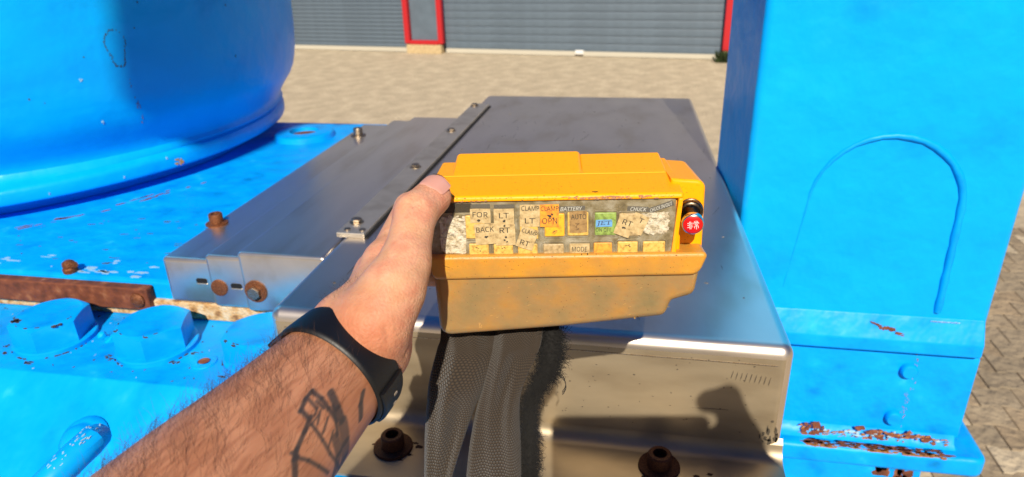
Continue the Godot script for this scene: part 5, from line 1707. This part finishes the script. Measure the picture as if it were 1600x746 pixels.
	put("shirt", shell(sm), material(Color(0.07, 0.075, 0.09), 0.9), person)
	flesh_normals = PackedVector3Array()
	sm = MB.new()
	flesh([[T + Vector3(-0.06, 1.33, 0.02), T + Vector3(0.06, 1.33, 0.02), 0.145, 0.145, 0.08], [T + Vector3(-0.085, 1.30, 0.02), T + Vector3(-0.10, 0.95, 0.0), 0.092, 0.066, 0.06], [T + Vector3(-0.10, 0.95, 0.0), T + Vector3(-0.10, 0.60, 0.03), 0.066, 0.052, 0.03], [T + Vector3(0.085, 1.30, 0.02), T + Vector3(0.10, 0.95, 0.0), 0.092, 0.066, 0.06], [T + Vector3(0.10, 0.95, 0.0), T + Vector3(0.10, 0.60, 0.03), 0.066, 0.052, 0.03]], 0.02, sm, func(_p): return Color.WHITE)
	put("trousers", shell(sm), material(Color(0.10, 0.11, 0.14), 0.9), person)
	for sx in [-0.10, 0.10]:
		flesh_normals = PackedVector3Array()
		sm = MB.new()
		flesh([[T + Vector3(sx, 0.565, 0.05), T + Vector3(sx, 0.560, -0.12), 0.045, 0.040, 0.02], [T + Vector3(sx, 0.59, 0.03), T + Vector3(sx, 0.64, 0.03), 0.05, 0.052, 0.02]], 0.014, sm, func(_p): return Color.WHITE)
		put("shoe", shell(sm), material(Color(0.08, 0.07, 0.06), 0.7), person)
	flesh_normals = PackedVector3Array()
	sm = MB.new()
	flesh([[T + Vector3(0, 2.235, 0.025), T + Vector3(0, 2.225, -0.01), 0.091, 0.088, 0.03], [T + Vector3(0, 2.20, 0.05), T + Vector3(0, 2.25, 0.05), 0.075, 0.075, 0.02]], 0.012, sm, func(_p): return Color.WHITE)
	put("hair", shell(sm), material(Color(0.10, 0.07, 0.05), 0.8), person)
	# thumb nail
	var nb := MB.new()
	var axis: Vector3 = (J.tip - J.ip).normalized()
	var up: Vector3 = (Vector3(0, 2.2, 0) - J.tip).normalized() + Vector3(-0.22, 0.42, 0.0)
	up = (up - axis * up.dot(axis)).normalized()
	var sd := axis.cross(up)
	var gr := []
	for j in 9:
		var row := []
		for i in 11:
			var x := (i / 10.0 - 0.5) * 2
			var y := (j / 8.0 - 0.5) * 2
			# squircle outline
			var lim := pow(maxf(0.0, 1.0 - pow(absf(y), 4.0)), 0.28)
			var w := x * lim * 0.0086
			var l := y * 0.0078 + 0.0010
			var hgt := sqrt(maxf(0.0, 0.0119 * 0.0119 - w * w)) + 0.0004 - 0.0007 * maxf(0, y) * maxf(0, y) - 0.0006 * maxf(0.0, -y - 0.6)
			row.push_back(J.tip + axis * l + sd * w + up * hgt)
		gr.push_back(row)
	for j in 8:
		for i in 10:
			nb.quad(gr[j][i], gr[j][i + 1], gr[j + 1][i + 1], gr[j + 1][i])
	for ex in [-0.031, 0.031]:
		var eye := MB.new()
		eye.lathe([Vector2(0, -0.011), Vector2(0.0078, -0.0078), Vector2(0.011, 0), Vector2(0.0078, 0.0078), Vector2(0, 0.011)], 12, Transform3D(Basis(), Vector3(ex, 2.190, 0.42 - 0.080)))
		put("eye", eye.mesh(90), mat.white, person)
	put("thumb_nail", nb.mesh(80), material(Color(0.79, 0.575, 0.51), 0.36), person)
	var dirt := MB.new()
	var dp := PackedVector3Array()
	for i in range(1, 10):
		dp.push_back(gr[7][i] + axis * 0.0012 - up * 0.0001)
	dirt.tube(dp, PackedFloat32Array([0.0001, 0.00022, 0.00025, 0.00025, 0.0002, 0.00015, 0.0001]), 6)
	put("nail_edge", dirt.mesh(60), material(Color(0.20, 0.12, 0.09), 0.8), person)
	# hair of the forearm and the back of the hand
	var hm := MB.new()
	for i in 3400:
		var t := rng.randf_range(0.016, 0.20) if i < 3000 else rng.randf_range(-0.035, -0.012)
		var a := rng.randf_range(-0.6, 2.1) if i < 3000 else rng.randf_range(0.3, 2.2)
		if rng.randf() > 1.15 - smoothstep(0.6, 2.1, a): continue
		var p := arm_point(t, a)
		var nrm := (arm_point(t, a, 0.001) - p).normalized()
		var side := (arm_point(t, a + 0.05) - p).normalized()
		var dir := (nrm * rng.randf_range(0.25, 0.7) - ARM * rng.randf_range(0.1, 1.0) - side * rng.randf_range(0.0, 1.1)).normalized()
		var path := PackedVector3Array()
		var len := rng.randf_range(0.005, 0.014) / 3
		for j in 4:
			path.push_back(p)
			p += dir * len
			dir = (dir - nrm * 0.22 + Vector3(rng.randf_range(-0.2, 0.2), rng.randf_range(-0.2, 0.2), rng.randf_range(-0.2, 0.2))).normalized()
		hm.tube(path, PackedFloat32Array([0.000045, 0.000045, 0.00004, 0.00002]), 3, false)
	put("arm_hair", hm.mesh(90), material(Color(0.26, 0.16, 0.10), 0.5), person).set_meta("kind", "stuff")

func build_watch() -> void:
	var at := arm_point(0.002, PI / 2, 0.0)
	var r := thing("wrist_watch", "black silicone band watch worn on the left wrist", "watch", at)
	mat.silicone = material(Color(0.035, 0.037, 0.042), 0.48, 0.0, null, 30.0, bumps(0.05, 95, 2.0), 0.2)
	var band := func(a0: float, a1: float, inner: float, thick: float, w0: float, w1: float, seg: int) -> MB:
		var d := MB.new()
		var rs := []
		for i in seg + 1:
			var u := float(i) / seg
			var a := lerpf(a0, a1, u)
			var half := lerpf(w0, w1, u)
			var ring := PackedVector3Array()
			for q in [[-1.0, 0.25], [-0.92, 0.8], [-0.75, 1.0], [0.0, 1.08], [0.75, 1.0], [0.92, 0.8], [1.0, 0.25], [0.92, 0.0], [-0.92, 0.0]]:
				ring.push_back(arm_point(0.003 + q[0] * half, a, inner + q[1] * thick) - at)
			rs.push_back(ring)
		d.rings(rs, true, true)
		return d
	var d: MB = band.call(-1.9, 2.75, 0.0006, 0.0028, 0.0122, 0.0122, 60)
	put("strap", d.mesh(50), mat.silicone, r)
	d = band.call(2.55, 4.6, 0.0005, 0.0028, 0.0120, 0.0120, 30)
	put("strap", d.mesh(50), mat.silicone, r)
	d = band.call(2.38, 3.25, 0.0031, 0.0024, 0.0112, 0.0085, 20)
	var tail := put("strap_tail", d.mesh(50), mat.silicone, r)
	for a in [2.62, 2.86]:
		d = MB.new()
		var c := arm_point(0.003, a, 0.0056) - at
		var nrm := (arm_point(0.003, a, 0.01) - arm_point(0.003, a, 0.0)).normalized()
		d.prism(rect_poly(-0.0016, -0.0009, 0.0016, 0.0009, 0.0007), -0.001, 0.0003, 0.0, 1, Transform3D(Basis(ARM, nrm.cross(ARM), nrm), c))
		put("pin_hole", d.mesh(), material(Color(0.62, 0.56, 0.48), 0.6), tail)
	# the case on the outer side
	d = MB.new()
	var ac := -0.98
	var cn := (arm_point(0.003, ac, 0.01) - arm_point(0.003, ac, 0.0)).normalized()
	var b := Basis(ARM, cn.cross(ARM).normalized(), cn)
	d.rbox(Vector3.ZERO, Vector3(0.0125, 0.019, 0.0042), 0.0040, 4, Transform3D(b, arm_point(0.003, ac, 0.0036) - at))
	put("watch_case", d.mesh(50), material(Color(0.02, 0.02, 0.024), 0.25), r)
	d = MB.new()
	d.rbox(Vector3.ZERO, Vector3(0.0100, 0.0180, 0.0008), 0.0007, 2, Transform3D(b, arm_point(0.003, ac, 0.0080) - at))
	put("watch_glass", d.mesh(50), material(Color(0.01, 0.01, 0.014), 0.08), r)

func build_phone() -> void:
	# what the picture was taken with, its lens just behind the point of view
	var cx := Basis(Vector3(0.9825, -0.0267, -0.1846), Vector3(-0.0503, 0.9152, -0.3999), Vector3(0.1796, 0.4022, 0.8978)).orthonormalized()
	var r := thing("smartphone", "black smartphone held sideways in the right hand, behind the point of view", "phone", Vector3(0, 2.2, 0) + cx * Vector3(0.091, -0.021, 0.010))
	r.basis = cx
	var d := MB.new()
	d.prism(rect_poly(-0.082, -0.038, 0.082, 0.038, 0.010, 5), -0.004, 0.004, 0.002, 2)
	put("phone_body", d.mesh(), mat.black, r)
	d = MB.new()
	d.prism(rect_poly(-0.079, -0.035, 0.079, 0.035, 0.008, 5), 0.0038, 0.0043, 0.0002, 1)
	put("screen", d.mesh(), material(Color(0.01, 0.01, 0.012), 0.08), r)
